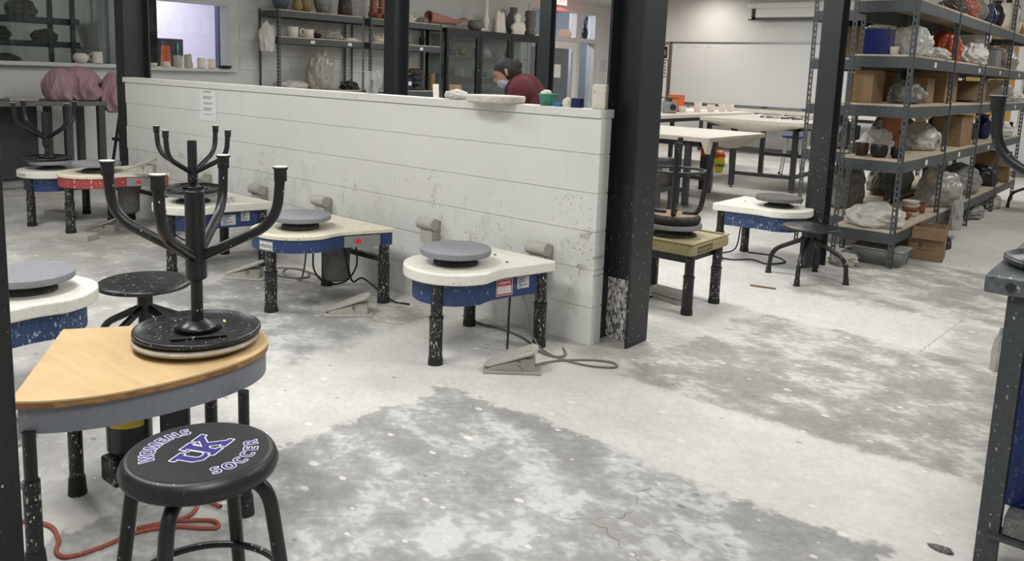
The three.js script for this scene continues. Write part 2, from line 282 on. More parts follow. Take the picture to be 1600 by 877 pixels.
windowUnit('window_2', 'smaller interior window looking into the bright lilac-lit room', W2z[0], W2z[1], 1.32, 2.19, M.glass);
// rooms behind the glass
{
  const lil = std(0xddd8e4, 0.8), dim = M.whitePaint;
  struct(mesh('wall_office', [span(-13.4, -13.2, 0, CEIL, -9, -4.95), span(-13.2, -10.4, 0, CEIL, -9.1, -9), span(-13.2, -10.4, 0, 0.02, -9, -4.95)], lil), 'lilac white wall of the office behind the smaller window', 'wall');
  struct(mesh('wall_partition', [span(-13.2, -10.42, 0, CEIL, -4.95, -4.665)], lil), 'lilac partition end seen through the long window', 'wall');
  struct(mesh('wall_storage', [span(-13.4, -13.2, 0, CEIL, -4.664, ZF), span(-13.2, -10.45, 0, CEIL, -4.664, -4.64), span(-13.2, -10.4, 0, 0.02, -4.64, ZF)], dim), 'dim grey wall of the storage room behind the long window', 'wall');
  const L = new THREE.RectAreaLight(0xf5f0fc, 15, 1.2, 0.6); L.position.set(-11.9, CEIL - 0.07, -6.6); L.lookAt(-11.9, 0, -6.6); scene.add(L);
  const f = thing('ceiling_light', 'recessed light panel in the office behind the smaller window', 'ceiling light', [-11.9, CEIL, -6.6]);
  mesh('frame', [span(-0.66, 0.66, -0.03, 0, -0.36, 0.36)], M.whitePlastic, f); mesh('diffuser', span(-0.6, 0.6, -0.045, -0.03, -0.3, 0.3), std(0xffffff, 0.6, 0, { emissive: 0xf2eaff, emissiveIntensity: 1.4 }), f);
  const S = new THREE.PointLight(0xf4f4ee, 0.9); S.position.set(-11.8, 2.6, -2.6); S.shadow.radius = 6; scene.add(S);
  solo('light_bulb', T(new THREE.SphereGeometry(0.05, 16, 12), -11.8, 2.6, -2.6), std(0xffffff, 0.5, 0, { emissive: 0xf4f4ee, emissiveIntensity: 1.0 }), 'bare bulb in the dim storage room behind the long window', 'bulb');
  const b = thing('storage_rack', 'steel storage rack with lumpy pots seen through the long window', 'rack', [-10.85, 0, -3.5]);
  for (const z of [-0.98, -0.72, -0.1, 0.12, 0.9]) mesh('post', span(0.1, 0.14, 0.02, 2.6, z, z + 0.05), M.rack, b);
  for (const y of [1.24, 1.58, 1.86]) mesh('shelf_board', span(-0.25, 0.09, y - 0.07, y, -1.05, 1.3), M.rack, b);
}

// the low block wall in the middle
const PX0 = -7.40, PX1 = -2.30, PZ = -3.50, PTH = 0.095, PH = 1.20;
{
  const spl = [-2.55, -2.9, -3.55, -4.2, -5.2, -6.3];
  const wt = dataTex(2048, 512, (u, v) => {
    const x = PX0 + (PX1 - PX0) * u, y = 1.25 * v, a = fbm(x * 3, y * 3, 4), b = vn(x * 115, y * 85), c = vn(x * 23 + 4, y * 19), d = fbm(x * 9 + 2, y * 5 + 7, 3);
    let s = 221 + 8 * (a - 0.5), k = 0;
    for (const q of spl) k = Math.max(k, Math.exp(-Math.pow((x - q) / 0.34, 2) - Math.pow((y - 0.5) / 0.27, 2)));
    let r = s, g = s + 0.5, bl = s - 5;
    const grime = y < 0.62 + 0.5 * (a - 0.5) + 0.12 * (c - 0.5) ? smooth(0.5, 0.62, d * 0.7 + c * 0.3) * 0.14 : 0; r -= 60 * grime; g -= 62 * grime; bl -= 68 * grime;
    if (b > 0.9 - 0.12 * k && k > 0.2) { const m = 0.6 * smooth(0.9 - 0.12 * k, 1.0 - 0.1 * k, b) * smooth(0.42, 0.6, d); r += (118 - r) * m; g += (110 - g) * m; bl += (98 - bl) * m; }
    if (c > 0.86 && d > 0.54 && k > 0.4) { const m = 0.35 * smooth(0.84, 0.95, c); r += (130 - r) * m; g += (122 - g) * m; bl += (108 - bl) * m; }
    const fl = vn(x * 90, y * 90); if (fl > 0.93) { r -= 14; g -= 14; bl -= 14; }
    return [r, g, bl];
  });
  wt.wrapS = wt.wrapT = THREE.ClampToEdgeWrapping;
  const pm = tex(wt, 0.5), uvW = (g) => { g = clean(g); const p = g.attributes.position, uv = g.attributes.uv; for (let i = 0; i < p.count; i++) uv.setXY(i, (p.getX(i) - PX0) / (PX1 - PX0), p.getY(i) / 1.25); return g; };
  const w = new THREE.Group(); w.name = 'wall_middle'; struct(w, 'low white painted block wall with a flat cap, splattered with clay', 'wall'); scene.add(w);
  mesh('mortar_core', uvW(span(PX0 + 0.004, PX1 - 0.004, 0, PH, PZ - PTH + 0.004, PZ - 0.005)), pm, w, true);
  const rows = [[0, 0.203], [0.203, 0.406], [0.406, 0.609], [0.609, 0.812], [0.812, 1.015], [1.015, PH]];
  rows.forEach(([y0, y1], r) => {
    for (let x = PX1 - (r % 2 ? 0.4064 : 0.2032); ; x -= 0.4064) {
      const a = Math.max(x, PX0), b = Math.min(x + 0.4064, PX1); if (b - a < 0.03) break;
      mesh('block', uvW(span(a + 0.0003, b - 0.0003, y0 + (r ? 0.004 : 0.001), y1 - 0.004, PZ - PTH, PZ)), pm, w, true);
      if (a === PX0) break;
    }
  });
  mesh('cap', [rspan(PX0 - 0.03, -4.2, PH, PH + 0.045, PZ - PTH - 0.025, PZ + 0.01, 0.004), rspan(-4.198, PX1 - 0.001, PH, PH + 0.045, PZ - PTH - 0.025, PZ + 0.01, 0.004)], tex(speckle('#dcdcd6', ['#cfcfc9', '#e4e4de'], 120, 1, 9, 0.3, 3), 0.5), w);
}
const CAP = PH + 0.045;

// H section steel columns
function column(label, x0, x1, z0, z1, flangesAlongX, heavy) {
  const c = thing('steel_column', label, 'column'); c.userData.kind = 'structure';
  const t = 0.014, m = M.columnPaint;
  const parts = flangesAlongX
    ? [['flange', x0, x1, z1 - t, z1], ['flange', x0, x1, z0, z0 + t], ['web', (x0 + x1) / 2 - t / 2, (x0 + x1) / 2 + t / 2, z0 + t, z1 - t]]
    : [['flange', x0, x0 + t, z0, z1], ['flange', x1 - t, x1, z0, z1], ['web', x0 + t, x1 - t, (z0 + z1) / 2 - t / 2, (z0 + z1) / 2 + t / 2]];
  const cut = heavy || 0;
  for (const [n, a, b, d, e] of parts) {
    if (!cut) { mesh(n, span(a, b, 0, CEIL, d, e), m, c); continue; }
    const low = n === 'web' && !flangesAlongX ? 0.34 : 0;
    mesh(n, span(a, b, cut, CEIL, d, e), m, c);
    mesh(n, span(a, b, low, cut, d, e), M.columnSplat, c);
    if (low) mesh(n, span(a, b, 0, low, d, e), M.columnCaked, c);
  }
  return c;
}
column('wide black steel column at the end of the low white wall', -2.345, -2.135, -3.805, -3.60, false, 0.85);
column('black steel column at the far end of the low wall beside the pink jacket', -7.60, -7.435, -3.76, -3.52, true, 0.9);
column('speckled black steel column in front of the storage rack', -2.222, -2.078, -6.46, -6.30, true, 1.1);
column('black steel column standing in front of the grey wall shelves', -7.22, -7.04, -6.62, -6.40, true);
column('black steel column between the glass cabinet and the grey door', -4.98, -4.855, -6.50, -6.40, true);

// door, transom and sidelight
{
  const d = new THREE.Group(); d.name = 'door_1'; struct(d, 'grey door in a white frame with a paper sign, glazed above and beside', 'door'); scene.add(d);
  const F = M.trimPaint, x0 = XL - 0.18, x1 = XL + 0.02;
  for (const [za, zb] of [[-14.52, -14.36], [-12.83, -12.75], [-15.13, -15.06]]) mesh('door_frame', span(x0 + 0.003, x1 - 0.004, 0, 2.738, za, zb), F, d);
  for (const [ya, yb] of [[2.08, 2.17], [2.68, 2.742]]) mesh('door_frame', span(x0 + 0.001, x1, ya, yb, -15.128, -12.752), F, d);
  mesh('door_casing', span(x1 - 0.01, x1 + 0.03, 0, 2.07, -14.37, -14.23), M.whitePlastic, d); mesh('door_casing', span(x1 - 0.01, x1 + 0.028, 1.935, 2.07, -14.23, -12.8), M.whitePlastic, d);
  mesh('door_leaf', rspan(XL - 0.1, XL - 0.05, 0.01, 1.93, -14.22, -13.2, 0.004), std(0x6a6f72, 0.5), d);
  mesh('door_leaf', rspan(XL - 0.1, XL - 0.05, 0.01, 1.93, -13.18, -12.84, 0.004), std(0x6a6f72, 0.5), d);
  mesh('paper_sign', span(XL - 0.05, XL - 0.047, 1.33, 1.6, -13.95, -13.68), M.paper, d);
  mesh('transom_glass', span(XL - 0.1, XL - 0.094, 2.17, 2.68, -14.36, -12.83), M.glass, d);
  mesh('sidelight_glass', [span(XL - 0.1, XL - 0.094, 0.1, 2.08, -15.06, -14.52), span(XL - 0.1, XL - 0.094, 2.17, 2.68, -15.06, -14.52)], M.glass, d);
  mesh('door_handle', [rspan(XL - 0.05, XL + 0.02, 1.0, 1.03, -13.3, -13.2, 0.008)], M.chrome, d);
  struct(mesh('wall_corridor', [span(-12.4, -12.2, 0, CEIL, -15.9, -12), span(-12.2, -10.4, 0, CEIL, -15.9, -15.75), span(-12.2, -10.4, 0, CEIL, -12.2, -12), span(-12.2, -10.4, 0, 0.02, -15.7, -12.2)], std(0x8f9297, 0.8)), 'grey corridor wall seen through the glass over the door', 'wall');
  const cw = thing('corridor_window', 'pale lilac corridor window seen through the glass over the door', 'window', [-12.19, 2.1, -13.6]);
  mesh('frame', span(-0.01, 0.01, 0, 0.62, -1.0, 0.9), std(0x6c7080, 0.6), cw); mesh('pane', span(0.01, 0.015, 0.28, 0.56, -0.2, 0.85), std(0xc9c8dc, 0.6), cw); mesh('pane', span(0.01, 0.015, 0.2, 0.5, -0.9, -0.4), std(0x3f4248, 0.5), cw);
  const S = new THREE.PointLight(0xf0f0ff, 3); S.position.set(-11.3, 2.7, -13.9); S.shadow.radius = 6; scene.add(S);
  solo('light_bulb', T(new THREE.SphereGeometry(0.05, 16, 12), -11.3, 2.7, -13.9), std(0xffffff, 0.5, 0, { emissive: 0xf0f0ff, emissiveIntensity: 1.0 }), 'corridor light bulb behind the grey door', 'bulb');
  const e = thing('exit_sign', 'lit red EXIT sign hanging above the grey door', 'exit sign', [XL + 0.06, 2.79, -13.72]);
  mesh('housing', rspan(-0.06, 0, 0, 0.135, -0.2, 0.2, 0.006), M.whitePlastic, e);
  const et = canvasTex(256, 96, (g, w, h) => { g.fillStyle = '#d8c9c6'; g.fillRect(0, 0, w, h); g.fillStyle = '#ff2a22'; g.font = 'bold 84px sans-serif'; g.textAlign = 'center'; g.textBaseline = 'middle'; g.fillText('EXIT', w / 2, h / 2 + 4); });
  const face = new THREE.Mesh(T(new THREE.PlaneGeometry(0.38, 0.125), 0.002, 0.067, 0, 0, Math.PI / 2), std(0xffffff, 0.5, 0, { map: et, emissive: 0xffffff, emissiveMap: et, emissiveIntensity: 0.75 })); face.name = 'lit_face'; e.add(face);
  const pl = new THREE.PointLight(0xff3020, 0.12); pl.position.set(XL + 0.12, 2.85, -13.72); scene.add(pl);
}

// troffers
TROFFERS.forEach(([x, z, I], i) => {
  const where = ['above the camera', 'above the wooden wheel', 'above the far wheels', 'over the work table corner', 'over the low wall end', 'over the middle of the low wall', 'above the rack aisle', 'above the near canvas table', 'above the wall shelves', 'at the far end of the aisle', 'above the far canvas table', 'near the whiteboard'][i];
  const f = thing('ceiling_light', 'recessed fluorescent panel ' + where, 'ceiling light', [x, CEIL, z], 0, 'ceiling light panels');
  mesh('frame', span(-0.66, 0.66, -0.03, 0, -0.36, 0.36), M.whitePlastic, f);
  mesh('diffuser', span(-0.6, 0.6, -0.042, -0.03, -0.3, 0.3), std(0xffffff, 0.6, 0, { emissive: 0xfffbf2, emissiveIntensity: 1.2 }), f);
  const L = new THREE.RectAreaLight(0xfdfdff, I, 1.2, 0.6); L.position.set(x, CEIL - 0.05, z); L.lookAt(x, 0, z); scene.add(L);
});
{
  const f = thing('ceiling_light', 'small round downlight close to the whiteboard wall', 'ceiling light', [-7.7, CEIL, -14.9]);
  mesh('trim_ring', [T(new THREE.TorusGeometry(0.09, 0.015, 8, 24), 0, -0.005, 0, Math.PI / 2)], M.whitePlastic, f);
  mesh('lens', cyl(0.08, 0.08, -0.02, -0.006), std(0xffffff, 0.5, 0, { emissive: 0xfff6ea, emissiveIntensity: 1.5 }), f);
  const s = new THREE.SpotLight(0xfff6ea, 2.2, 0, 1.25, 1); s.position.set(-7.7, CEIL - 0.04, -14.9); s.target.position.set(-7.7, 1.5, -15.6); s.castShadow = true; s.shadow.radius = 4; scene.add(s, s.target);
}

// ------------------------------------------------------------------ potter's wheels
function tear(R, br, bl, bz, k = 1) {            // outline of a wheel deck: round front (+z), straight back
  const p = [];
  const bez = (a, b, c, d, n) => { for (let i = 0; i < n; i++) { const t = i / n, s = 1 - t; p.push([s * s * s * a[0] + 3 * s * s * t * b[0] + 3 * s * t * t * c[0] + t * t * t * d[0], s * s * s * a[1] + 3 * s * s * t * b[1] + 3 * s * t * t * c[1] + t * t * t * d[1]]); } };
  p.push([br - 0.015, bz], [br, bz + 0.015]); bez([R * 0.93, -0.10], [R * 0.9, -0.05], [R * 0.96, 0.01], [R * 0.985, 0.05], 8);
  for (let i = 0; i <= 36; i++) { const a = 0.05 / R + (Math.PI - 0.1 / R) * i / 36; p.push([R * Math.cos(a), R * Math.sin(a)]); }
  bez([-R * 0.985, 0.05], [-R * 0.96, 0.01], [-R * 0.9, -0.05], [-R * 0.93, -0.10], 8); p.push([-bl, bz + 0.015], [-bl + 0.015, bz]);
  return p.map(q => [q[0] * k, q[1] * k]);
}
function label(w, h, draw) { return std(0xffffff, 0.6, 0, { map: canvasTex(Math.round(w), Math.round(h), draw) }); }
const velocityTag = label(256, 96, (g, w, h) => { g.fillStyle = '#d9d9d4'; g.fillRect(0, 0, w, h); g.strokeStyle = '#26345f'; g.lineWidth = 5; g.strokeRect(6, 6, w - 12, h - 12); g.fillStyle = '#22262e'; g.font = 'bold 58px sans-serif'; g.textAlign = 'center'; g.textBaseline = 'middle'; g.fillText('velocity', w / 2, h / 2); });
const whisperTag = label(256, 64, (g, w, h) => { g.fillStyle = '#e6e3d8'; g.fillRect(0, 0, w, h); g.fillStyle = '#33477e'; g.font = 'bold 50px sans-serif'; g.textAlign = 'center'; g.textBaseline = 'middle'; g.fillText('WHISPER', w / 2, h / 2 + 2); });
const shimpoTag = label(192, 160, (g, w, h) => { g.fillStyle = '#d3cfc9'; g.fillRect(0, 0, w, h); g.fillStyle = '#b23038'; g.fillRect(6, 6, w - 12, h - 12); g.fillStyle = '#e5e0da'; g.font = 'bold 36px sans-serif'; g.textAlign = 'center'; g.fillText('SHIMPO', w / 2, 48); g.fillStyle = '#d6d3cd'; g.fillRect(16, 66, w - 32, h - 86); g.fillStyle = '#9b9a96'; for (let i = 0; i < 4; i++) g.fillRect(26, 76 + i * 16, rr(70, 130), 5); });
const plateTag = label(160, 96, (g, w, h) => { g.fillStyle = '#c9c9c4'; g.fillRect(0, 0, w, h); g.fillStyle = '#3c4666'; for (let i = 0; i < 6; i++) g.fillRect(rr(6, 30), 8 + i * 14, rr(50, 110), 7); });
const blackTag = label(192, 64, (g, w, h) => { g.fillStyle = '#1d1d1b'; g.fillRect(0, 0, w, h); g.strokeStyle = '#a89a63'; g.lineWidth = 4; g.strokeRect(5, 5, w - 10, h - 10); g.fillStyle = '#b3a670'; g.font = 'bold 42px sans-serif'; g.textAlign = 'center'; g.textBaseline = 'middle'; g.fillText('SHIMPO', w / 2, h / 2 + 2); });
function decal(parent, name, mat, w, h, x, y, z, ry, rx = 0) { const g = new THREE.PlaneGeometry(w, h), m = new THREE.Mesh(g, mat); m.name = name; m.position.set(x, y, z); m.rotation.set(rx, ry, 0, 'YXZ'); parent.add(m); return m; }
function arcTag(parent, name, mat, R, y0, y1, a0, a1) { const g = new THREE.CylinderGeometry(R, R, y1 - y0, 12, 1, true, a0, a1 - a0); g.translate(0, (y0 + y1) / 2, 0); const m = new THREE.Mesh(g, mat); m.name = name; parent.add(m); return m; }
function leg(w, x, z, top, splat, r = 0.029) {
  const l = mesh('leg', [cyl(r, r, 0.17, top, x, z, 18)], splat ? M.blackSplat : M.black, w);
  mesh('sleeve', [cyl(r + 0.004, r + 0.004, 0.03, 0.24, x, z, 18), cyl(r + 0.006, r + 0.006, 0.225, 0.24, x, z, 18)], splat ? M.blackSplat : M.black, l);
  mesh('foot', [cyl(r + 0.008, r + 0.006, 0, 0.035, x, z, 18)], M.rubber, l);
}
function head(w, y, r = 0.178, t = 0.03, mat = M.bat) {
  const h = mesh('wheel_head', [lathe([[0.0, y], [r - 0.004, y], [r, y + 0.004], [r, y + t - 0.004], [r - 0.004, y + t], [r * 0.36, y + t], [r * 0.35, y + t - 0.0015], [r * 0.2, y + t - 0.0015], [r * 0.19, y + t], [0, y + t]], 56)], mat, w);
  return h;
}
function whisper(lab, pos, turn, o = {}) {       // thick moulded deck on a blue housing
  const w = thing('pottery_wheel', lab, 'pottery wheel', pos, turn, 'pottery wheels');
  const R = 0.262, br = 0.325, bl = 0.285, bz = -0.42;
  const deck = mesh('deck', plate(tear(R, br, bl, bz), 0.405, 0.46, 0.008), o.spots ? M.creamSpots : M.cream, w);
  for (const [bx, bzz] of [[0.17, -0.2], [0.02, -0.28]]) mesh('bolt', cyl(0.008, 0.008, 0.46, 0.463, bx, bzz, 12), M.rubber, deck);
  if (o.name) arcTag(deck, 'name_tag', whisperTag, R + 0.0006, 0.416, 0.448, o.nameAt ?? 0.0, (o.nameAt ?? 0.0) + 0.42);
  const k = 0.82;
  const body = mesh('housing', plate(tear(R, br, bl, bz, k), 0.292, 0.405, 0.004), o.blue || M.blue, w);
  if (o.stickers) {
    decal(body, 'maker_sticker', shimpoTag, 0.10, 0.085, 0.2160, 0.35, -0.132, 1.311);
    decal(body, 'rating_plate', plateTag, 0.075, 0.06, 0.2455, 0.362, -0.2446, 1.311);
  } else if (o.plates) { decal(body, 'rating_plate', plateTag, 0.1, 0.07, 0.2160, 0.345, -0.132, 1.311); decal(body, 'switch_plate', plateTag, 0.06, 0.06, 0.2455, 0.362, -0.2446, 1.311); }
  mesh('spindle', [lathe([[0.0, 0.46], [0.112, 0.46], [0.112, 0.468], [0.09, 0.478], [0.06, 0.482], [0.06, 0.510], [0, 0.510]], 36)], M.hub, w);
  if (!o.noHead) head(w, 0.508, 0.178, 0.03, o.headMat || M.bat);
  leg(w, 0.075, 0.205, 0.41, true); leg(w, 0.27, -0.365, 0.41, true); leg(w, -0.225, -0.365, 0.41, false);
  return w;
}
function velocity(lab, pos, turn, o = {}) {      // thin board deck with a painted steel apron
  const w = thing('pottery_wheel', lab, 'pottery wheel', pos, turn, 'pottery wheels');
  const R = 0.285, br = 0.385, bl = 0.27, bz = -0.42;
  mesh('deck', plate(tear(R, br, bl, bz), 0.438, 0.46, 0.003), M.creamBoard, w);
  const ap = mesh('apron', plate(tear(R, br, bl, bz, 0.965), 0.362, 0.438, 0.002), o.apron || M.blue, w);
  if (o.tag) arcTag(ap, 'name_tag', velocityTag, R * 0.965 + 0.001, 0.368, 0.424, -0.02, 0.36);
  const cp = mesh('control_panel', [box(0.004, 0.066, 0.22, 0.3125, 0.4, -0.21, 0, -0.375)], M.greyPlastic, w);
  mesh('power_switch', rbox(0.012, 0.022, 0.032, 0.003, 0.305, 0.402, -0.185, 0, -0.375), std(0xc02a22, 0.35, 0, { emissive: 0xff2a18, emissiveIntensity: 0.06 }), cp);
  mesh('knob', T(cyl(0.008, 0.008, 0, 0.014), 0.318, 0.402, -0.235, 0, 0, -Math.PI / 2), M.chrome, cp);
  mesh('spindle', [lathe([[0.0, 0.46], [0.108, 0.46], [0.108, 0.478], [0.1, 0.482], [0.055, 0.486], [0.055, 0.515], [0, 0.515]], 36)], M.hub, w);
  head(w, 0.513, 0.178, 0.028, o.headMat);
  mesh('motor', [cyl(0.078, 0.085, 0.13, 0.36, 0.06, -0.22, 28), cyl(0.06, 0.078, 0.115, 0.13, 0.06, -0.22, 28), rbox(0.16, 0.05, 0.22, 0.01, 0.02, 0.335, -0.2)], M.dustDark, w);
  mesh('brace', beam(V(0.33, 0.27, -0.36), V(-0.22, 0.27, -0.36), 0.03, 0.03), M.blackSplat, w);
  leg(w, 0.035, 0.23, 0.365, true, 0.031); leg(w, 0.33, -0.365, 0.365, true, 0.031); leg(w, -0.22, -0.365, 0.365, false, 0.031);
  return w;
}
whisper('cream pottery wheel with red maker sticker, nearest along the low wall', [-2.76, 0, -2.94], 0, { stickers: true });
velocity('flat topped pottery wheel with a lit red switch and velocity tag', [-3.99, 0, -2.90], 0, { tag: true });
whisper('cream pottery wheel lettered WHISPER with an upturned stool on it', [-5.20, 0, -2.90], 0, { name: true, plates: true });
velocity('flat topped pottery wheel with red painted apron near the far column', [-6.66, 0.05, -2.90], 0, { apron: M.red });
whisper('farthest pottery wheel with blue housing, standing by the jacket table', [-7.42, 0, -2.86], 0, { name: true });
whisper('spotted cream pottery wheel cut by the left edge behind the wooden one', [-3.60, 0, -1.27], Math.PI, { spots: true, blue: M.blueHeavy });
whisper('cream pottery wheel with speckled blue housing in front of the storage rack', [-2.39, 0, -6.19], Math.PI / 2, { name: true, nameAt: 0.35, blue: M.blueHeavy, headMat: M.dustDark });

// the wooden decked wheel
{
  const w = thing('pottery_wheel', 'wooden topped pottery wheel with grey apron and an upturned stool on it', 'pottery wheel', [-2.44, 0, -1.35], 0, 'pottery wheels');
  const o = [[-2.338, -0.765], [-2.27, -0.845], [-2.215, -0.95], [-2.185, -1.07], [-2.172, -1.2], [-2.178, -1.33], [-2.205, -1.43], [-2.26, -1.51], [-2.34, -1.56], [-2.44, -1.575], [-2.55, -1.54], [-2.66, -1.42], [-2.76, -1.264], [-2.862, -1.112], [-2.6, -0.938]];
  const c = new THREE.CatmullRomCurve3(o.slice(0, 13).map(p => V(p[0] + 2.44, 0, p[1] + 1.35)), false, 'catmullrom', 0.5).getPoints(70).map(p => [p.x, p.z]);
  c.push([-2.862 + 2.44, -1.112 + 1.35]);
  const sh = (k, dx = 0, dz = 0) => c.map(p => [p[0] * k + dx, p[1] * k + dz]);
  const deck = mesh('deck', plate(c, 0.492, 0.5, 0.002), M.wood, w); mesh('edge_band', plate(sh(0.998), 0.475, 0.4915, 0.003), M.woodEdge, deck);
  mesh('apron', plate(sh(0.965), 0.398, 0.474, 0.002), M.apron, w);
  mesh('wheel_head', lathe([[0, 0.512], [0.18, 0.512], [0.196, 0.52], [0.196, 0.532], [0, 0.532]], 56, 0.02, 0, 0.0), tex(speckle('#a39a87', ['#8b8373', '#b7af9d'], 400, 1, 8, 0.1, 12), 0.5), w);
  mesh('spindle', cyl(0.06, 0.045, 0.5, 0.514, 0.02, 0), M.hub, w);
  for (const [x, z, screw] of [[-2.315, -0.80, -1], [-2.66, -1.055, 0], [-2.158, -1.355, 1], [-2.60, -1.50, 0]]) {
    const lx = x + 2.44, lz = z + 1.35;
    const l = mesh('leg', cyl(0.017, 0.017, 0.2, 0.41, lx, lz, 16), M.black, w);
    mesh('sleeve', [cyl(0.022, 0.022, 0.03, 0.27, lx, lz, 16)], M.blackSplat, l); mesh('foot', cyl(0.029, 0.025, 0, 0.06, lx, lz, 18), M.rubber, l);
    if (screw) mesh('wing_screw', [rbox(0.045, 0.02, 0.008, 0.004, lx + screw * 0.03, 0.245, lz + 0.012, 0, 0.5, -0.5), cyl(0.006, 0.006, 0.235, 0.25, lx + screw * 0.02, lz)], M.dust, l);
  }
  const mo = mesh('motor', [cyl(0.07, 0.07, 0.15, 0.41, -0.13, 0.16, 28)], M.blackClean, w);
  mesh('sticker', new THREE.CylinderGeometry(0.0712, 0.0712, 0.022, 16, 1, true, 0.2, 1.6).translate(-0.13, 0.25, 0.16), std(0xc9b72c, 0.5), mo);
  mesh('gear_box', [rbox(0.1, 0.085, 0.1, 0.01, -0.10, 0.1, 0.20), box(0.04, 0.25, 0.03, -0.19, 0.2, 0.12)], M.blackSplat, w);
  mesh('side_plate', rbox(0.1, 0.3, 0.02, 0.005, -0.02, 0.27, 0.06, 0, 0.6), M.black, w);
}
// the beige wheel beyond the column
{
  const w = thing('pottery_wheel', 'beige square pottery wheel half hidden by the wide column', 'pottery wheel', [-2.44, 0, -4.60], 0, 'pottery wheels');
  const dk = mesh('deck', [rbox(0.54, 0.07, 0.5, 0.02, 0.0, 0.405, 0.0)], M.yellow, w); mesh('rim', [rbox(0.54, 0.012, 0.016, 0.005, 0, 0.444, 0.24), rbox(0.54, 0.012, 0.016, 0.005, 0, 0.444, -0.24), rbox(0.016, 0.012, 0.5, 0.005, 0.26, 0.444, 0), rbox(0.016, 0.012, 0.5, 0.005, -0.26, 0.444, 0)], M.yellow, dk);
  decal(dk, 'name_plate', blackTag, 0.2, 0.042, 0.2706, 0.405, 0.09, Math.PI / 2);
  mesh('spindle', lathe([[0, 0.44], [0.15, 0.44], [0.14, 0.45], [0.06, 0.46], [0.05, 0.49], [0, 0.49]], 32), M.hub, w);
  head(w, 0.488, 0.178, 0.028);
  mesh('housing', rbox(0.42, 0.06, 0.4, 0.01, 0, 0.345, 0), M.blackClean, w);
  leg(w, 0.225, 0.185, 0.37, false); leg(w, 0.225, -0.185, 0.37, true); leg(w, -0.225, 0.185, 0.37, false); leg(w, -0.225, -0.185, 0.37, false);
}

// ------------------------------------------------------------------ stools
// metal stool: s.screw = length of bare screw under the seat; flipped stools rest on their seat
function metalStool(lab, pos, turn, screw, flipped, group = 'black metal stools') {
  const o = thing('metal_stool', lab, 'stool', pos, turn, group);
  const g = flipped ? 1 : -1, hubLen = 0.29, legDrop = 0.30;   // built seat down; upright ones are mirrored in y
  const total = 0.02 + screw + 0.075 + legDrop;
  const Y = (y) => flipped ? y : total - y;
  const yy = (geo) => { if (!flipped) { geo.rotateX(Math.PI); geo.translate(0, total, 0); } return geo; };
  const seat = mesh('seat', yy(lathe([[0, 0], [0.165, 0.0], [0.19, 0.003], [0.2, 0.012], [0.198, 0.022], [0.188, 0.026], [0.185, 0.014], [0.15, 0.009], [0.148, 0.006], [0, 0.006]], 56)), M.seatMetal, o);
  if (flipped) {
    mesh('mount_plate', [rbox(0.17, 0.006, 0.17, 0.002, 0, 0.011, 0, 0, 0.4), lathe([[0, 0.014], [0.075, 0.014], [0.05, 0.03], [0.028, 0.045], [0, 0.045]], 32)], M.seatMetal, seat);
    mesh('sticker', rbox(0.05, 0.0012, 0.03, 0.0004, 0.03, 0.0072, -0.105, 0, 0.5), std(0xd9c46a, 0.7), seat);
  }
  const y1 = 0.02 + screw;
  mesh('screw', yy(lathe([[0, 0.01], ...Array.from({ length: 40 }, (_, i) => [0.0175 + (i % 2) * 0.0022, 0.02 + (screw + 0.03) * i / 39]), [0, 0.05 + screw]], 20)), M.black, o);
  mesh('hub', [yy(lathe([[0, y1], [0.03, y1], [0.033, y1 + 0.004], [0.033, y1 + 0.065], [0.031, y1 + 0.07], [0.031, y1 + hubLen - 0.004], [0.028, y1 + hubLen], [0.024, y1 + hubLen], [0.023, y1 + hubLen - 0.03], [0, y1 + hubLen - 0.03]], 28))], M.black, o);
  const j = y1 + 0.075;
  for (let k = 0; k < 4; k++) {
    const a = k * Math.PI / 2, cx = Math.cos(a), cz = Math.sin(a);
    const l = mesh('leg', [yy(bent([[0.02 * cx, j, 0.02 * cz], [0.262 * cx, j + 0.12, 0.262 * cz], [0.275 * cx, j + legDrop - 0.02, 0.275 * cz]], 0.0165, 0.08))], M.black, o);
    mesh('rubber_foot', [yy(lathe([[0, j + legDrop - 0.045], [0.02, j + legDrop - 0.045], [0.02, j + legDrop - 0.01], [0.025, j + legDrop - 0.003], [0.025, j + legDrop], [0, j + legDrop]], 18).translate(0.275 * cx, 0, 0.275 * cz))], M.rubber, l);
    if (flipped) mesh('foot_pad', cyl(0.023, 0.023, j + legDrop, j + legDrop + 0.002, 0.275 * cx, 0.275 * cz, 18), M.foot, l);
  }
  return o;
}
metalStool('large upturned black stool resting seat down on the wooden wheel', [-2.43, 0.532, -1.36], 0.70, 0.165, true);
metalStool('upturned black stool on the WHISPER wheel by the notice', [-5.20, 0.539, -2.90], 0.45, 0.03, true);
metalStool('upturned black stool on the farthest wheel below the pink jacket', [-7.45, 0.539, -2.84], 0.25, 0.09, true);
metalStool('low black stool standing behind the wooden wheel', [-3.56, 0, -1.74], 0.35, 0.03, false);
metalStool('low black stool standing in front of the storage rack', [-2.03, 0, -5.91], 0.12, 0.0, false);
metalStool('upturned black stool on the steel bench, cut by the frame', [-0.20, 0.895, -2.93], 1.475, 0.11, true);
metalStool('distant black stool on the floor at the far end of the rack', [-1.33, 0, -11.55], 0.3, 0.05, false);

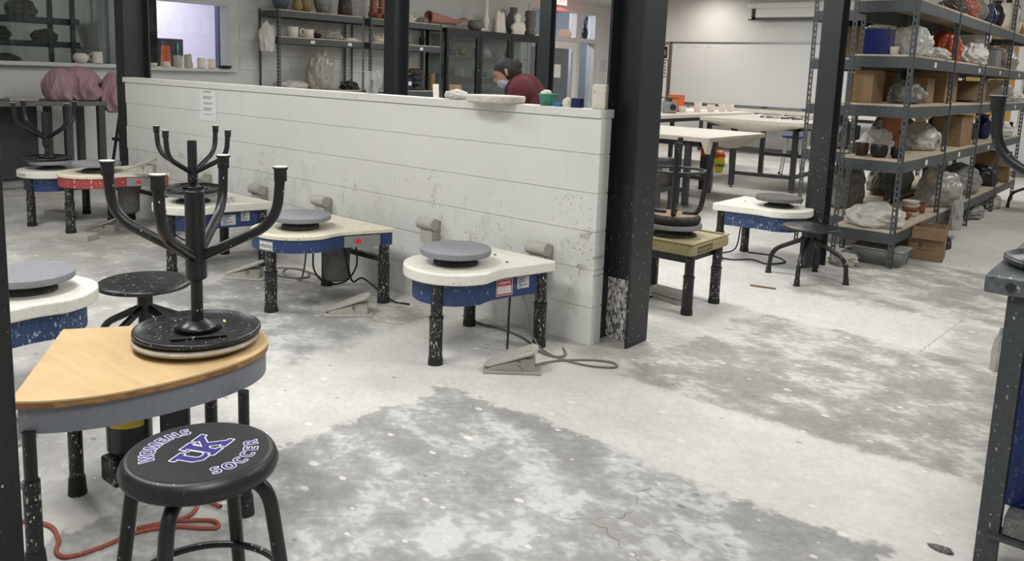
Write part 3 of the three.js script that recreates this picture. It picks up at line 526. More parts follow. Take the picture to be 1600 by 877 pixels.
// padded stool; legs bent in at the seat, one foot ring
function paddedStool(lab, pos, turn, o = {}) {
  const s = thing('padded_stool', lab, 'stool', pos, turn, 'padded stools with a foot ring');
  const h = o.h || 0.535, R = o.R || 0.17, fl = o.flipped;
  const yy = (g) => { if (fl) { g.rotateX(Math.PI); g.translate(0, h, 0); } return g; };
  const seat = mesh('seat', yy(lathe([[0, h - 0.05], [R - 0.012, h - 0.05], [R, h - 0.042], [R + 0.004, h - 0.028], [R - 0.001, h - 0.014], [R - 0.008, h - 0.004], [R - 0.018, h], [0, h]], 64)), o.seatMat || M.blackClean, s);
  if (fl) mesh('underside', yy(cyl(R - 0.02, R - 0.02, h - 0.056, h - 0.05, 0, 0, 40)), tex(grainTex([120, 98, 80], [160, 138, 116], 30, 30, 2), 0.95), seat);
  for (let k = 0; k < 4; k++) {
    const a = k * Math.PI / 2, cx = Math.cos(a), cz = Math.sin(a), f = R + 0.055;
    const l = mesh('leg', yy(bent([[0.05 * cx, h - 0.062, 0.05 * cz], [(R - 0.012) * cx, h - 0.062, (R - 0.012) * cz], [f * cx, 0.01, f * cz]], 0.0165, 0.07)), M.black, s);
    mesh('rubber_foot', yy(cyl(0.018, 0.017, 0, 0.03, f * cx, f * cz, 16)), M.rubber, l);
  }
  const ry = 0.19, rf = R + 0.012;
  mesh('foot_ring', yy(T(new THREE.TorusGeometry(rf, 0.009, 10, 64), 0, ry, 0, Math.PI / 2)), M.black, s);
  return s;
}
{
  const R = 0.17, h = 0.535;
  const s = paddedStool('black padded stool printed UK WOMENS SOCCER in the foreground', [-1.655, 0, -0.925], 0.62, { R, h, seatMat: tex(speckle('#1b1c1e', ['#8d8b85', '#b5b2aa', '#6d6b67'], 120, 0.5, 4, 0.2, 6), 0.42) });
  const tx = canvasTex(1024, 1024, (g, w) => {
    g.fillStyle = '#1b1c1e'; g.fillRect(0, 0, w, w);
    for (let i = 0; i < 900; i++) { g.fillStyle = `rgba(${rnd() < 0.5 ? '90,90,92' : '8,8,9'},0.05)`; g.beginPath(); g.ellipse(rr(0, w), rr(0, w), rr(4, 50), rr(4, 30), rr(0, 3), 0, 7); g.fill(); }
    for (let i = 0; i < 60; i++) { g.fillStyle = 'rgba(200,197,190,0.6)'; g.beginPath(); g.ellipse(rr(0, w), rr(0, w), rr(1, 4), rr(1, 3), 0, 0, 7); g.fill(); }
    const out = (f) => { g.lineJoin = 'round'; g.strokeStyle = '#d9d7dd'; g.fillStyle = '#2b2a72'; f(); };
    const arc = (t, rad, a0, a1, top) => { g.font = 'bold 124px sans-serif'; g.textAlign = 'center'; g.textBaseline = 'middle'; [...t].forEach((c, i) => { const a = a0 + (a1 - a0) * i / (t.length - 1); g.save(); g.translate(512 + rad * Math.sin(a), 512 - rad * Math.cos(a)); g.rotate(top ? a : a + Math.PI); out(() => { g.lineWidth = 13; g.strokeText(c, 0, 0); g.lineWidth = 4; g.strokeStyle = '#1b1c1e'; g.fillText(c, 0, 0); }); g.restore(); }); };
    arc('WOMENS', 338, -0.68, 0.68, true); arc('SOCCER', 338, Math.PI + 0.68, Math.PI - 0.68, false);
    // interlocked U and K
    const poly = (p) => { g.beginPath(); p.forEach((q, i) => i ? g.lineTo(512 + q[0], 512 + q[1]) : g.moveTo(512 + q[0], 512 + q[1])); g.closePath(); };
    const U = [[-230, -120], [-90, -120], [-90, -75], [-120, -75], [-120, 40], [-95, 70], [-45, 70], [-20, 40], [-20, -75], [-50, -75], [-50, -120], [80, -120], [80, -75], [48, -75], [48, 60], [0, 120], [-135, 120], [-190, 60], [-190, -75], [-230, -75]];
    const K = [[-40, -160], [90, -160], [90, -115], [62, -115], [62, -20], [150, -105], [125, -115], [125, -160], [260, -160], [260, -115], [225, -112], [140, -25], [230, 105], [262, 108], [262, 150], [125, 150], [125, 108], [150, 105], [92, 20], [62, 48], [62, 108], [90, 108], [90, 150], [-40, 150], [-40, 108], [-10, 108], [-10, -115], [-40, -115]];
    for (const q of [U, K]) out(() => { poly(q.map(v => [v[0] * 0.84, v[1] * 0.84])); g.lineWidth = 18; g.stroke(); g.fill(); });
  });
  const g = new THREE.CircleGeometry(R - 0.019, 64); g.rotateX(-Math.PI / 2); g.translate(0, h + 0.0005, 0);
  const bx = -0.44, bz = -0.898, p = g.attributes.position, uv = g.attributes.uv, ca = Math.cos(0.62), sa = Math.sin(0.62);
  for (let i = 0; i < p.count; i++) { const x = p.getX(i), z = p.getZ(i), X = x * ca + z * sa, Z = -x * sa + z * ca; uv.setXY(i, 0.5 + (X * bx + Z * bz) / (2 * R), 0.5 + (X * bz - Z * bx) / (2 * R)); }
  const m = new THREE.Mesh(g, tex(tx, 0.42)); m.name = 'printed_top'; s.children[0].add(m); m.userData.label = 'blue and white UK lettering printed on the seat';
}
paddedStool('upturned padded stool on the beige wheel beyond the wide column', [-2.44, 0.517, -4.60], 0.45, { flipped: true, R: 0.165, h: 0.52, seatMat: M.rubber });

// ------------------------------------------------------------------ foot pedals
function pedal(lab, pos, turn, ridged) {
  const p = thing('foot_pedal', lab, 'pedal', pos, turn, 'foot pedals of the wheels');
  const top = (x) => 0.03 + (x + 0.13) * 0.34;
  const sh = new THREE.Shape([[-0.125, 0.008], [0.105, 0.008], [0.105, 0.07], [0.05, 0.072], [-0.1, 0.024]].map(q => new THREE.Vector2(...q)));
  mesh('base', [T(new THREE.ExtrudeGeometry(sh, { depth: 0.075, bevelEnabled: true, bevelSize: 0.003, bevelThickness: 0.003, bevelSegments: 1 }), 0, 0, -0.0375), rbox(0.275, 0.012, 0.11, 0.004, 0, 0.006, 0)], ridged ? M.dust : M.pedal, p);
  const o = []; for (let i = 0; i <= 14; i++) { const a = -Math.PI / 2 + Math.PI * i / 14; o.push([0.085 + 0.05 * Math.cos(a), 0.062 * Math.sin(a)]); } for (let i = 0; i <= 10; i++) { const a = Math.PI / 2 + Math.PI * i / 10; o.push([-0.115 + 0.025 * Math.cos(a), 0.032 * Math.sin(a)]); }
  const tl = mesh('treadle', T(plate(o, 0, 0.018, 0.005), 0, 0.066, 0, 0, 0, 0.36), M.pedal, p);
  if (ridged) for (let i = 0; i < 13; i++) { const x = -0.12 + i * 0.019; mesh('ridge', T(rbox(0.008, 0.007, 0.058 + 0.045 * (i / 12), 0.002, x, 0.0195, 0), 0, 0.066, 0, 0, 0, 0.36), M.pedal, tl); }
  mesh('pivot', T(cyl(0.009, 0.009, -0.052, 0.052, 0, 0, 14), 0.03, 0.055, 0, Math.PI / 2), M.steel, p);
  return p;
}
pedal('ridged grey foot pedal in front of the nearest cream wheel', [-2.36, 0, -2.93], 0.69, true);
pedal('smooth pale foot pedal beside the velocity wheel', [-3.60, 0, -2.95], 0.80, false);
pedal('foot pedal lying in front of the WHISPER wheel', [-4.70, 0, -2.98], 0.60, false);
pedal('foot pedal under the red pottery wheel', [-6.72, 0, -2.95], 0.75, false);
pedal('ridged foot pedal under the left edge wheel behind the wooden deck', [-3.28, 0, -1.02], 0.5, true);
pedal('pale foot pedal left on top of the red pottery wheel', [-6.38, 0.51, -3.12], 0.75, false);
solo('foot_pedal', [plate([[-0.13, -0.045], [0.11, -0.06], [0.14, -0.03], [0.14, 0.03], [0.11, 0.06], [-0.13, 0.045]], 0.0, 0.03, 0.004), plate([[-0.13, -0.04], [0.11, -0.055], [0.135, -0.03], [0.135, 0.03], [0.11, 0.055], [-0.13, 0.04]], 0.034, 0.075, 0.006)].map(g => T(g, -2.45, 0, -4.62, 0, -0.15)), M.dust, 'flat grey foot pedal under the beige wheel', 'pedal', 'foot pedals of the wheels');

// bricks under wheel legs
for (const [x, z, t, lab] of [[-6.58, -2.70, 0.5, 'pale brick under the front leg of the red wheel'], [-7.62, -3.0, 0.35, 'pale brick under the rear of the farthest wheel'], [-6.36, -3.27, 0.5, 'pale brick under the back leg of the red wheel']])
  solo('brick', T(rbox(0.27, 0.05, 0.13, 0.004, 0, 0.025, 0), x, 0, z, 0, t), M.pedal, lab, 'brick', 'bricks under the wheels');

// cords
const cord = (lab, pts, mat, r, group, name = 'power_cord') => solo(name, wire(pts, r, pts.length * 14, 7), mat, lab, 'cord', group);
const fl = (a, y = 0.006) => a.map(q => q.length > 2 ? q : [q[0], y, q[1]]);
cord('grey cord running along the floor from under the nearest wheel', fl([[-3.12, -3.4], [-2.95, -3.36], [-2.79, -3.37], [-2.6, -3.33], [-2.45, -3.24], [-2.33, -3.22], [-2.3, -3.28], [-2.37, -3.36]]), M.cableGrey, 0.006);
cord('thin cord hanging from the nearest cream wheel and looping on the floor', [[-2.53, 0.3, -3.2], [-2.5, 0.2, -3.22], [-2.49, 0.08, -3.24], [-2.43, 0.008, -3.26], [-2.28, 0.007, -3.22], [-2.12, 0.007, -3.24], [-2.02, 0.007, -3.32], [-2.08, 0.007, -3.36], [-2.18, 0.007, -3.3], [-2.28, 0.007, -3.18], [-2.30, 0.02, -3.03]], M.cableGrey, 0.005);
cord('black cord hanging straight down from the nearest cream wheel', [[-2.56, 0.3, -3.14], [-2.565, 0.2, -3.14], [-2.565, 0.1, -3.14], [-2.56, 0.01, -3.13]], M.cable, 0.006);
cord('tangle of cords coiled on the floor behind the velocity wheel', fl([[-4.2, 0.3, -3.1], [-4.3, 0.1, -3.15], [-4.42, -3.2], [-4.62, -3.22], [-4.72, -3.32], [-4.62, -3.38], [-4.45, -3.3], [-4.48, -3.2], [-4.66, -3.16], [-4.8, -3.25], [-4.66, -3.36], [-4.42, 0.014, -3.34], [-4.3, -3.3]]), M.cableGrey, 0.006);
cord('black cord draped under the velocity wheel to its rear leg', [[-3.83, 0.34, -3.1], [-3.84, 0.2, -3.14], [-3.87, 0.1, -3.2], [-3.8, 0.13, -3.22], [-3.68, 0.06, -3.26], [-3.6, 0.008, -3.3], [-3.5, 0.007, -3.33]], M.cable, 0.006);
cord('second black cord under the velocity wheel by the motor', [[-4.0, 0.33, -3.0], [-4.02, 0.18, -3.02], [-3.96, 0.1, -3.06], [-3.9, 0.1, -3.16], [-3.84, 0.2, -3.2], [-3.84, 0.33, -3.2]], M.cable, 0.0055);
cord('cord looping over the floor under the cream wheel by the rack', fl([[-2.75, 0.25, -6.35], [-2.76, 0.05, -6.3], [-2.84, -6.22], [-2.84, -6.08], [-2.68, -6.05], [-2.56, -6.18], [-2.42, -6.12], [-2.34, -6.3], [-2.5, -6.45], [-2.7, -6.42]]), M.cable, 0.006);
cord('black cord curving down from the beige wheel beside the wide column', [[-2.5, 0.33, -4.42], [-2.49, 0.2, -4.38], [-2.53, 0.08, -4.34], [-2.62, 0.007, -4.36], [-2.56, 0.007, -4.5], [-2.55, 0.012, -4.58]], M.cable, 0.006);
cord('orange extension cord looping under the padded stool and wooden wheel', fl([[-2.75, -0.72], [-2.62, -0.85], [-2.52, -0.91], [-2.42, -0.90], [-2.36, -0.87], [-2.31, -0.88], [-2.29, -0.96], [-2.29, -1.07], [-2.24, -1.16], [-2.17, -1.215], [-2.14, -1.25], [-2.19, -1.255], [-2.27, -1.17], [-2.31, -1.08, ], [-2.26, 0.014, -1.16], [-2.27, 0.007, -1.24], [-2.34, -1.29], [-2.45, -1.25], [-2.4, 0.014, -1.28], [-2.24, 0.007, -1.32]].map(q => q.slice(0, 3)), 0.007), M.orangeCord, 0.0065, undefined, 'extension_cord');
cord('bundle of cords hanging behind the red wheel', [[-6.2, 0.4, -3.2], [-6.15, 0.25, -3.24], [-6.1, 0.1, -3.2], [-6.0, 0.02, -3.25], [-5.85, 0.007, -3.3], [-5.7, 0.007, -3.2]], M.cable, 0.007);

// outlet boxes on the low wall
for (const [x, y, lab] of [[-3.48, 0.445, 'weathered outlet box on the wall between the velocity wheel and nearest wheel'], [-2.63, 0.435, 'outlet box on the wall behind the nearest cream wheel'], [-4.52, 0.45, 'outlet box on the wall behind the velocity wheel'], [-5.28, 0.44, 'outlet box on the wall behind the WHISPER wheel'], [-6.05, 0.45, 'outlet box on the wall left of the WHISPER wheel stool']]) {
  const o = thing('outlet_box', lab, 'outlet box', [x, y, PZ], 0, 'outlet boxes on the low wall');
  mesh('back_box', rspan(-0.065, 0.065, -0.075, 0.07, 0, 0.05, 0.008), M.dust, o);
  mesh('cover', [T(cyl(0.036, 0.036, -0.066, 0.066, 0, 0, 24), 0, 0.048, 0.052, 0, 0, Math.PI / 2), rspan(-0.05, 0.05, -0.07, 0.03, 0.048, 0.062, 0.004)], M.pedal, o);
}
// notice on the wall
{
  const nt = canvasTex(192, 384, (g, w, h) => { g.fillStyle = '#e4e4e1'; g.fillRect(0, 0, w, h); g.fillStyle = '#55565a'; let y = 14; for (const b of [2, 3, 2, 3, 1]) { for (let i = 0; i < b; i++) { g.fillRect(30 + rr(0, 20), y, rr(90, 120), 6); y += 15; } y += 34; } });
  const n = solo('paper_notice', span(-6.125, -5.895, 0.945, 1.19, PZ + 0.001, PZ + 0.004), [M.paper, M.paper, M.paper, M.paper, tex(nt, 0.9), M.paper][4], 'white printed notice taped to the low wall', 'notice');
  const uv = n.geometry.attributes.uv, p = n.geometry.attributes.position; for (let i = 0; i < p.count; i++) uv.setXY(i, (p.getX(i) + 6.125) / 0.23, (p.getY(i) - 0.945) / 0.245);
}
// debris
solo('stick', beam(V(-2.23, 0.006, -5.38), V(-2.06, 0.006, -5.42), 0.012, 0.01), M.card, 'thin dark stick lying on the floor beside the rack stool', 'stick');
solo('pencil_stub', beam(V(-5.02, 0.006, -2.74), V(-4.94, 0.006, -2.80), 0.012, 0.01), M.blackClean, 'short black stub lying on the floor by the WHISPER wheel', 'stick');

// ------------------------------------------------------------------ steel racks
function slotted(H, dx, dz, w = 0.038, t = 0.003) {     // slotted angle post; the corner sits at 0,0 and opens towards dx, dz
  const g = [], pitch = 0.05, s = 0.012;
  for (const side of [0, 1]) {
    const put = (a0, a1, y0, y1) => { const a = (a0 + a1) / 2, l = a1 - a0; g.push(side ? box(t, y1 - y0, l, dx * t / 2, (y0 + y1) / 2, dz * a) : box(l, y1 - y0, t, dx * a, (y0 + y1) / 2, dz * t / 2)); };
    put(0, (w - s) / 2, 0, H); put((w + s) / 2, w, 0, H);
    for (let y = 0; y < H - 0.01; y += pitch) put((w - s) / 2, (w + s) / 2, y, Math.min(H, y + pitch - 0.03));
  }
  return mergeGeometries(g.map(clean));
}
function rack(name, lab, x0, x1, zs, levels, H, mat, boardMat, lo = 0.085, tags = []) {
  const r = thing(name, lab, 'shelving');
  const pg = {}; for (const dx of [1, -1]) for (const dz of [1, -1]) pg[dx + ',' + dz] = uvBox(slotted(H, dx, dz));
  zs.forEach((z, i) => { for (const [x, dx] of [[x0, 1], [x1, -1]]) { const m = new THREE.Mesh(pg[dx + ',' + (i === zs.length - 1 ? 1 : -1)], mat); m.name = 'post'; m.position.set(x, 0, z); r.add(m); } });
  levels.forEach((y, li) => {
    for (let i = 0; i < zs.length - 1; i++) {
      for (const [x, s] of [[x0, 1], [x1, -1]]) {
        const b = mesh('beam', [span(Math.min(x + s * 0.004, x + s * 0.016), Math.max(x + s * 0.004, x + s * 0.016), y - 0.015 - lo, y - 0.015, zs[i + 1] + 0.005, zs[i] - 0.005)], mat, r);
        if (s < 0) for (const [tl, ti, f] of tags) if (tl === li && ti === i) { const z = zs[i] + (zs[i + 1] - zs[i]) * f; mesh('shelf_tag', span(x - 0.004, x - 0.001, y - 0.015 - lo * 0.75, y - 0.015 - lo * 0.25, z - 0.035, z + 0.035), M.paper, b); }
      }
      mesh('shelf_board', span(x0 + 0.005, x1 - 0.005, y - 0.014, y, zs[i + 1] + 0.006, zs[i] - 0.006), boardMat, r);
    }
    for (const [z, s] of [[zs[0], -1], [zs[zs.length - 1], 1]]) mesh('end_beam', span(x0 + 0.004, x1 - 0.004, y - 0.015 - lo, y - 0.015, Math.min(z + s * 0.004, z + s * 0.014), Math.max(z + s * 0.004, z + s * 0.014)), mat, r);
  });
  return r;
}
const LV = [0.29, 0.85, 1.275, 1.655, 2.075];
rack('storage_rack', 'long slotted steel storage rack full of bags and boxes', -2.14, -1.665, [-6.74, -8.13, -9.5, -10.9, -12.3], LV, 2.45, M.rack, M.board, 0.085, [[3, 0, 0.5], [3, 1, 0.8], [3, 2, 0.6], [3, 3, 0.5], [2, 2, 0.5], [1, 0, 0.55], [1, 1, 0.45], [1, 2, 0.5], [2, 3, 0.5]]);
rack('storage_rack', 'second steel storage rack standing behind the long one', -2.64, -2.20, [-7.27, -8.65, -10.0, -11.4], [0.29, 0.85, 1.25, 1.64, 2.05], 2.45, M.rack, M.board);
rack('steel_shelf_unit', 'grey slotted steel shelf unit nearest the bright window', -10.16, -9.7, [-6.7, -8.21], [0.6, 1.06, 1.785, 2.145], 2.16, M.rack, M.board, 0.085, [[2, 0, 0.38], [2, 0, 0.82]]);
rack('steel_shelf_unit', 'grey slotted steel shelf unit beside the glass cabinet', -10.16, -9.7, [-8.33, -9.86], [0.6, 1.06, 1.785, 2.145], 2.16, M.rack, M.board, 0.085, [[2, 0, 0.7]]);

// shapes for what stands on them
function crumple(sx, sy, sz, seed, amp = 0.18, freq = 3, flat = 0.55, detail = 14) {
  let g = new THREE.IcosahedronGeometry(1, detail); g.deleteAttribute('uv'); g.deleteAttribute('normal'); g = mergeVertices(g, 1e-4);
  const p = g.attributes.position;
  for (let i = 0; i < p.count; i++) {
    let x = p.getX(i), y = p.getY(i), z = p.getZ(i);
    const a = n3(x * freq + seed, y * freq + seed * 1.7, z * freq), b = n3(x * freq * 3.1 + seed, y * freq * 3.1, z * freq * 3.1 + seed), rid = 1 - Math.abs(2 * n3(x * freq * 1.7, y * freq * 1.7 + seed, z * freq * 1.7) - 1);
    const k = 1 + amp * (2 * a - 1) * 1.4 + amp * 0.9 * (rid - 0.75) * 2 + amp * 0.45 * (2 * b - 1);
    x *= k; y *= k; z *= k; if (y < -flat) y = -flat + (y + flat) * 0.06;
    p.setXYZ(i, x * sx, (y + flat + 0.03) * sy, z * sz);
  }
  g.computeBoundingBox(); g.translate(0, -g.boundingBox.min.y, 0); g.computeVertexNormals(); return g;
}
const bag = (name, lab, cat, mat, w, h, d, x, y, z, seed, amp, group) => { const g = crumple(w / 2, h / 1.55, d / 2, seed, amp); const m = solo(name, g, mat, lab, cat, group); m.position.set(x, y, z); return m; };
const pot = (name, lab, cat, prof, mat, x, y, z, group) => { const m = solo(name, lathe(prof, 36), mat, lab, cat, group); m.position.set(x, y, z); return m; };
const cup = (r0, r1, h, t = 0.006) => [[0, 0], [r0, 0], [r1, h], [r1 - t, h], [r0 - t, 0.008], [0, 0.008]];
const vase = (r, h, neck = 0.4, lip = 0.5) => [[0, 0], [r * 0.55, 0], [r * 0.85, h * 0.2], [r, h * 0.45], [r * 0.85, h * 0.68], [r * neck, h * 0.85], [r * neck, h * 0.93], [r * lip, h], [r * lip - 0.006, h], [r * neck - 0.006, h * 0.9], [0, h * 0.86]];
function carton(lab, w, h, d, x, y, z, turn, mat = M.card, open = false, print) {
  const c = thing('cardboard_box', lab, 'box', [x, y, z], turn, 'cardboard boxes on the racks');
  const t = 0.004;
  mesh('body', open ? [span(-w / 2, w / 2, 0, t, -d / 2, d / 2), span(-w / 2, w / 2, 0, h, -d / 2, -d / 2 + t), span(-w / 2, w / 2, 0, h, d / 2 - t, d / 2), span(-w / 2, -w / 2 + t, 0, h, -d / 2, d / 2), span(w / 2 - t, w / 2, 0, h, -d / 2, d / 2)] : [rspan(-w / 2, w / 2, 0, h, -d / 2, d / 2, 0.004)], mat, c);
  if (open) for (const s of [-1, 1]) mesh('flap', T(box(w, t, d * 0.45, 0, 0, s * d * 0.22), 0, h, s * d / 2, s * (s > 0 ? 1.1 : 0.9)), mat, c);
  else mesh('tape', span(-w / 2 - 0.001, w / 2 + 0.001, h - 0.06, h + 0.001, -0.025, 0.025), M.kraft, c);
  if (print) { const pt = tex(canvasTex(256, 160, (g, W, H) => { g.fillStyle = '#8c7355'; g.fillRect(0, 0, W, H); g.fillStyle = '#5f4d38'; g.beginPath(); g.arc(60, 70, 26, 0, 7); g.fill(); g.font = 'italic bold 40px serif'; g.fillText('Yoder', 96, 84); g.fillRect(40, 110, 170, 6); g.fillRect(60, 124, 130, 5); }), 0.9); decal(c, 'print', pt, w * 0.8, w * 0.5, 0, h * 0.42, d / 2 + 0.0015, 0); }
  return c;
}
// --- long rack, shelf by shelf (fronts near x = -1.7)
{ // 1.655 shelf
  const y = LV[3];
  const bb = thing('plastic_tub', 'deep blue plastic-wrapped tub on the rack next to the speckled column', 'tub', [-1.97, y, -6.90]);
  mesh('body', rspan(-0.095, 0.095, 0, 0.2, -0.08, 0.08, 0.012), M.bluePlastic, bb); mesh('film', crumple(0.1, 0.022, 0.085, 4, 0.3, 4, 0.6, 8).translate(0, 0.195, 0), M.clearBag, bb);
  pot('cup', 'small cream cup on the rack in front of the blue tub', 'cup', cup(0.03, 0.036, 0.062), M.bisque, -1.845, y, -6.86);
  bag('paper_bag', 'brown crumpled bag on the rack behind the cream cup', 'bag', M.card, 0.2, 0.15, 0.2, -2.01, y, -7.5, 7, 0.12);
  bag('plastic_bag', 'big white plastic bag bulging at the rack corner post', 'bag', M.plastic, 0.34, 0.23, 0.34, -1.83, y, -7.22, 3, 0.16);
  bag('plastic_bag', 'crumpled white sheet lying in front of the orange bag', 'bag', M.plastic, 0.3, 0.1, 0.34, -1.80, y, -7.78, 23, 0.2);
  bag('plastic_bag', 'shiny orange red plastic bag on the rack', 'bag', M.orangeBag, 0.27, 0.25, 0.36, -1.82, y, -8.3 - 0.1, 9, 0.2);
  const bu = thing('bucket', 'white plastic bucket with a rim on the rack', 'bucket', [-1.83, y, -9.66]); mesh('pail', lathe([[0, 0], [0.118, 0], [0.14, 0.3], [0.134, 0.3], [0.112, 0.01], [0, 0.01]], 40), M.whitePlastic, bu); mesh('rim', lathe([[0.137, 0.24], [0.152, 0.24], [0.156, 0.3], [0.146, 0.306], [0.137, 0.3]], 40), M.whitePlastic, bu);
  bag('plastic_bag', 'loose clear bag slumped over the shelf edge by the bucket', 'bag', M.plastic, 0.26, 0.2, 0.36, -1.75, y, -9.2 - 0.05, 31, 0.22);
  const gb = thing('plastic_bin', 'grey square bin behind the white bucket', 'bin', [-1.86, y, -10.55]); mesh('body', rspan(-0.13, 0.13, 0, 0.2, -0.16, 0.16, 0.015), M.greyPlastic, gb); mesh('rim', rspan(-0.14, 0.14, 0.2, 0.22, -0.17, 0.17, 0.008), M.greyPlastic, gb);
  bag('plastic_bag', 'clear bag holding a lump of red clay', 'bag', M.clearBag, 0.3, 0.26, 0.42, -1.82, y, -11.35, 13, 0.16); bag('clay_lump', 'lump of red clay inside the clear bag', 'clay', M.orangeBag, 0.16, 0.15, 0.2, -1.82, y + 0.01, -11.35, 17, 0.14);
  solo('wire_loop', wire([[-1.82, y + 0.009, -11.85], [-1.78, y + 0.1, -11.9], [-1.8, y + 0.14, -12.0], [-1.86, y + 0.1, -11.98], [-1.82, y + 0.012, -11.9]], 0.008, 50, 6), M.cable, 'black wire loop at the far end of the rack', 'wire');
}
{ // 2.075 shelf
  const y = LV[4];
  bag('clay_lump', 'dark reddish lump on the top shelf of the rack', 'clay', M.glazeBrown, 0.26, 0.14, 0.3, -1.80, y, -8.35, 41, 0.14);
  bag('plastic_bag', 'glossy brown wrapped form on the top shelf of the rack', 'bag', M.redClay, 0.26, 0.2, 0.3, -1.80, y, -8.85, 43, 0.16);
  pot('pot', 'round brown grey pot on the top shelf of the rack', 'pot', vase(0.13, 0.24, 0.55, 0.7), M.stoneware, -1.81, y, -9.42);
  pot('vase', 'dark blue glossy vase on the top shelf of the rack', 'vase', vase(0.085, 0.22, 0.6, 0.75), M.glazeBlue, -1.79, y, -10.02);
  pot('jug', 'dark brown jug on the top shelf between blue and cream vases', 'jug', vase(0.09, 0.3, 0.45, 0.65), M.glazeDark, -1.79, y, -10.42);
  const cv = thing('vase', 'tall cream vase with black swirls and a flared spout', 'vase', [-1.78, y, -11.05]);
  mesh('body', lathe([[0, 0], [0.1, 0], [0.125, 0.1], [0.12, 0.24], [0.085, 0.31], [0.05, 0.33], [0, 0.33]], 36), M.bone, cv); mesh('spout', lathe([[0.03, 0.32], [0.03, 0.36], [0.065, 0.385], [0.055, 0.39], [0.02, 0.37], [0.0, 0.37]], 24, 0, 0, 0.0), M.glazeDark, cv);
  mesh('swirl', [T(new THREE.TorusGeometry(0.045, 0.006, 8, 30), 0.11, 0.14, 0.03, 0, 1.2), T(new THREE.TorusGeometry(0.06, 0.005, 8, 30, 4), 0.09, 0.25, 0.03, 0.3, 1.2)], M.glazeDark, cv); mesh('handle', T(new THREE.TorusGeometry(0.05, 0.011, 8, 24, Math.PI), -0.0, 0.22, -0.12, 0, Math.PI / 2, -Math.PI / 2), M.bone, cv);
  pot('vase', 'small cream vase beside the tall swirled vase', 'vase', vase(0.08, 0.26, 0.4, 0.55), M.bone, -1.78, y, -11.55);
  pot('vase', 'ochre vase last on the top shelf of the rack', 'vase', vase(0.07, 0.2, 0.4, 0.6), M.ochre, -1.78, y, -11.95);
}
{ // 1.275 shelf
  const y = LV[2];
  carton('tall dim cardboard box at the corner behind the speckled column', 0.15, 0.26, 0.3, -2.04, y, -6.98, 0, M.card);
  bag('plastic_bag', 'grey crumpled plastic bag on the eye level shelf', 'bag', M.greyBag, 0.26, 0.17, 0.36, -1.84, y, -7.36, 51, 0.2);
  carton('narrow wooden coloured box on the eye level shelf', 0.16, 0.22, 0.26, -1.88, y, -7.95, 0, M.card);
  carton('dark cardboard box in the second bay at eye level', 0.3, 0.28, 0.5, -1.95, y, -8.75, 0, M.card);
  carton('brown cardboard box in the third bay at eye level', 0.3, 0.22, 0.5, -1.9, y, -10.0, 0.05, M.card, true);
  bag('plastic_bag', 'pale bag drooping in the fourth bay at eye level', 'bag', M.clearBag, 0.3, 0.24, 0.5, -1.82, y, -11.3, 57, 0.2);
  bag('plastic_bag', 'dark bag behind the pale drooping one', 'bag', M.glazeDark, 0.2, 0.2, 0.22, -1.98, y, -10.72, 59, 0.2);
  bag('plastic_bag', 'flat white bag at the far end of the eye level shelf', 'bag', M.plastic, 0.3, 0.14, 0.4, -1.8, y, -12.0, 61, 0.16);
  bag('plaster_scrap', 'small white plaster scrap at the shelf edge', 'scrap', M.whiteClay, 0.06, 0.035, 0.06, -1.72, y, -8.0 - 0.3, 63, 0.1);
}
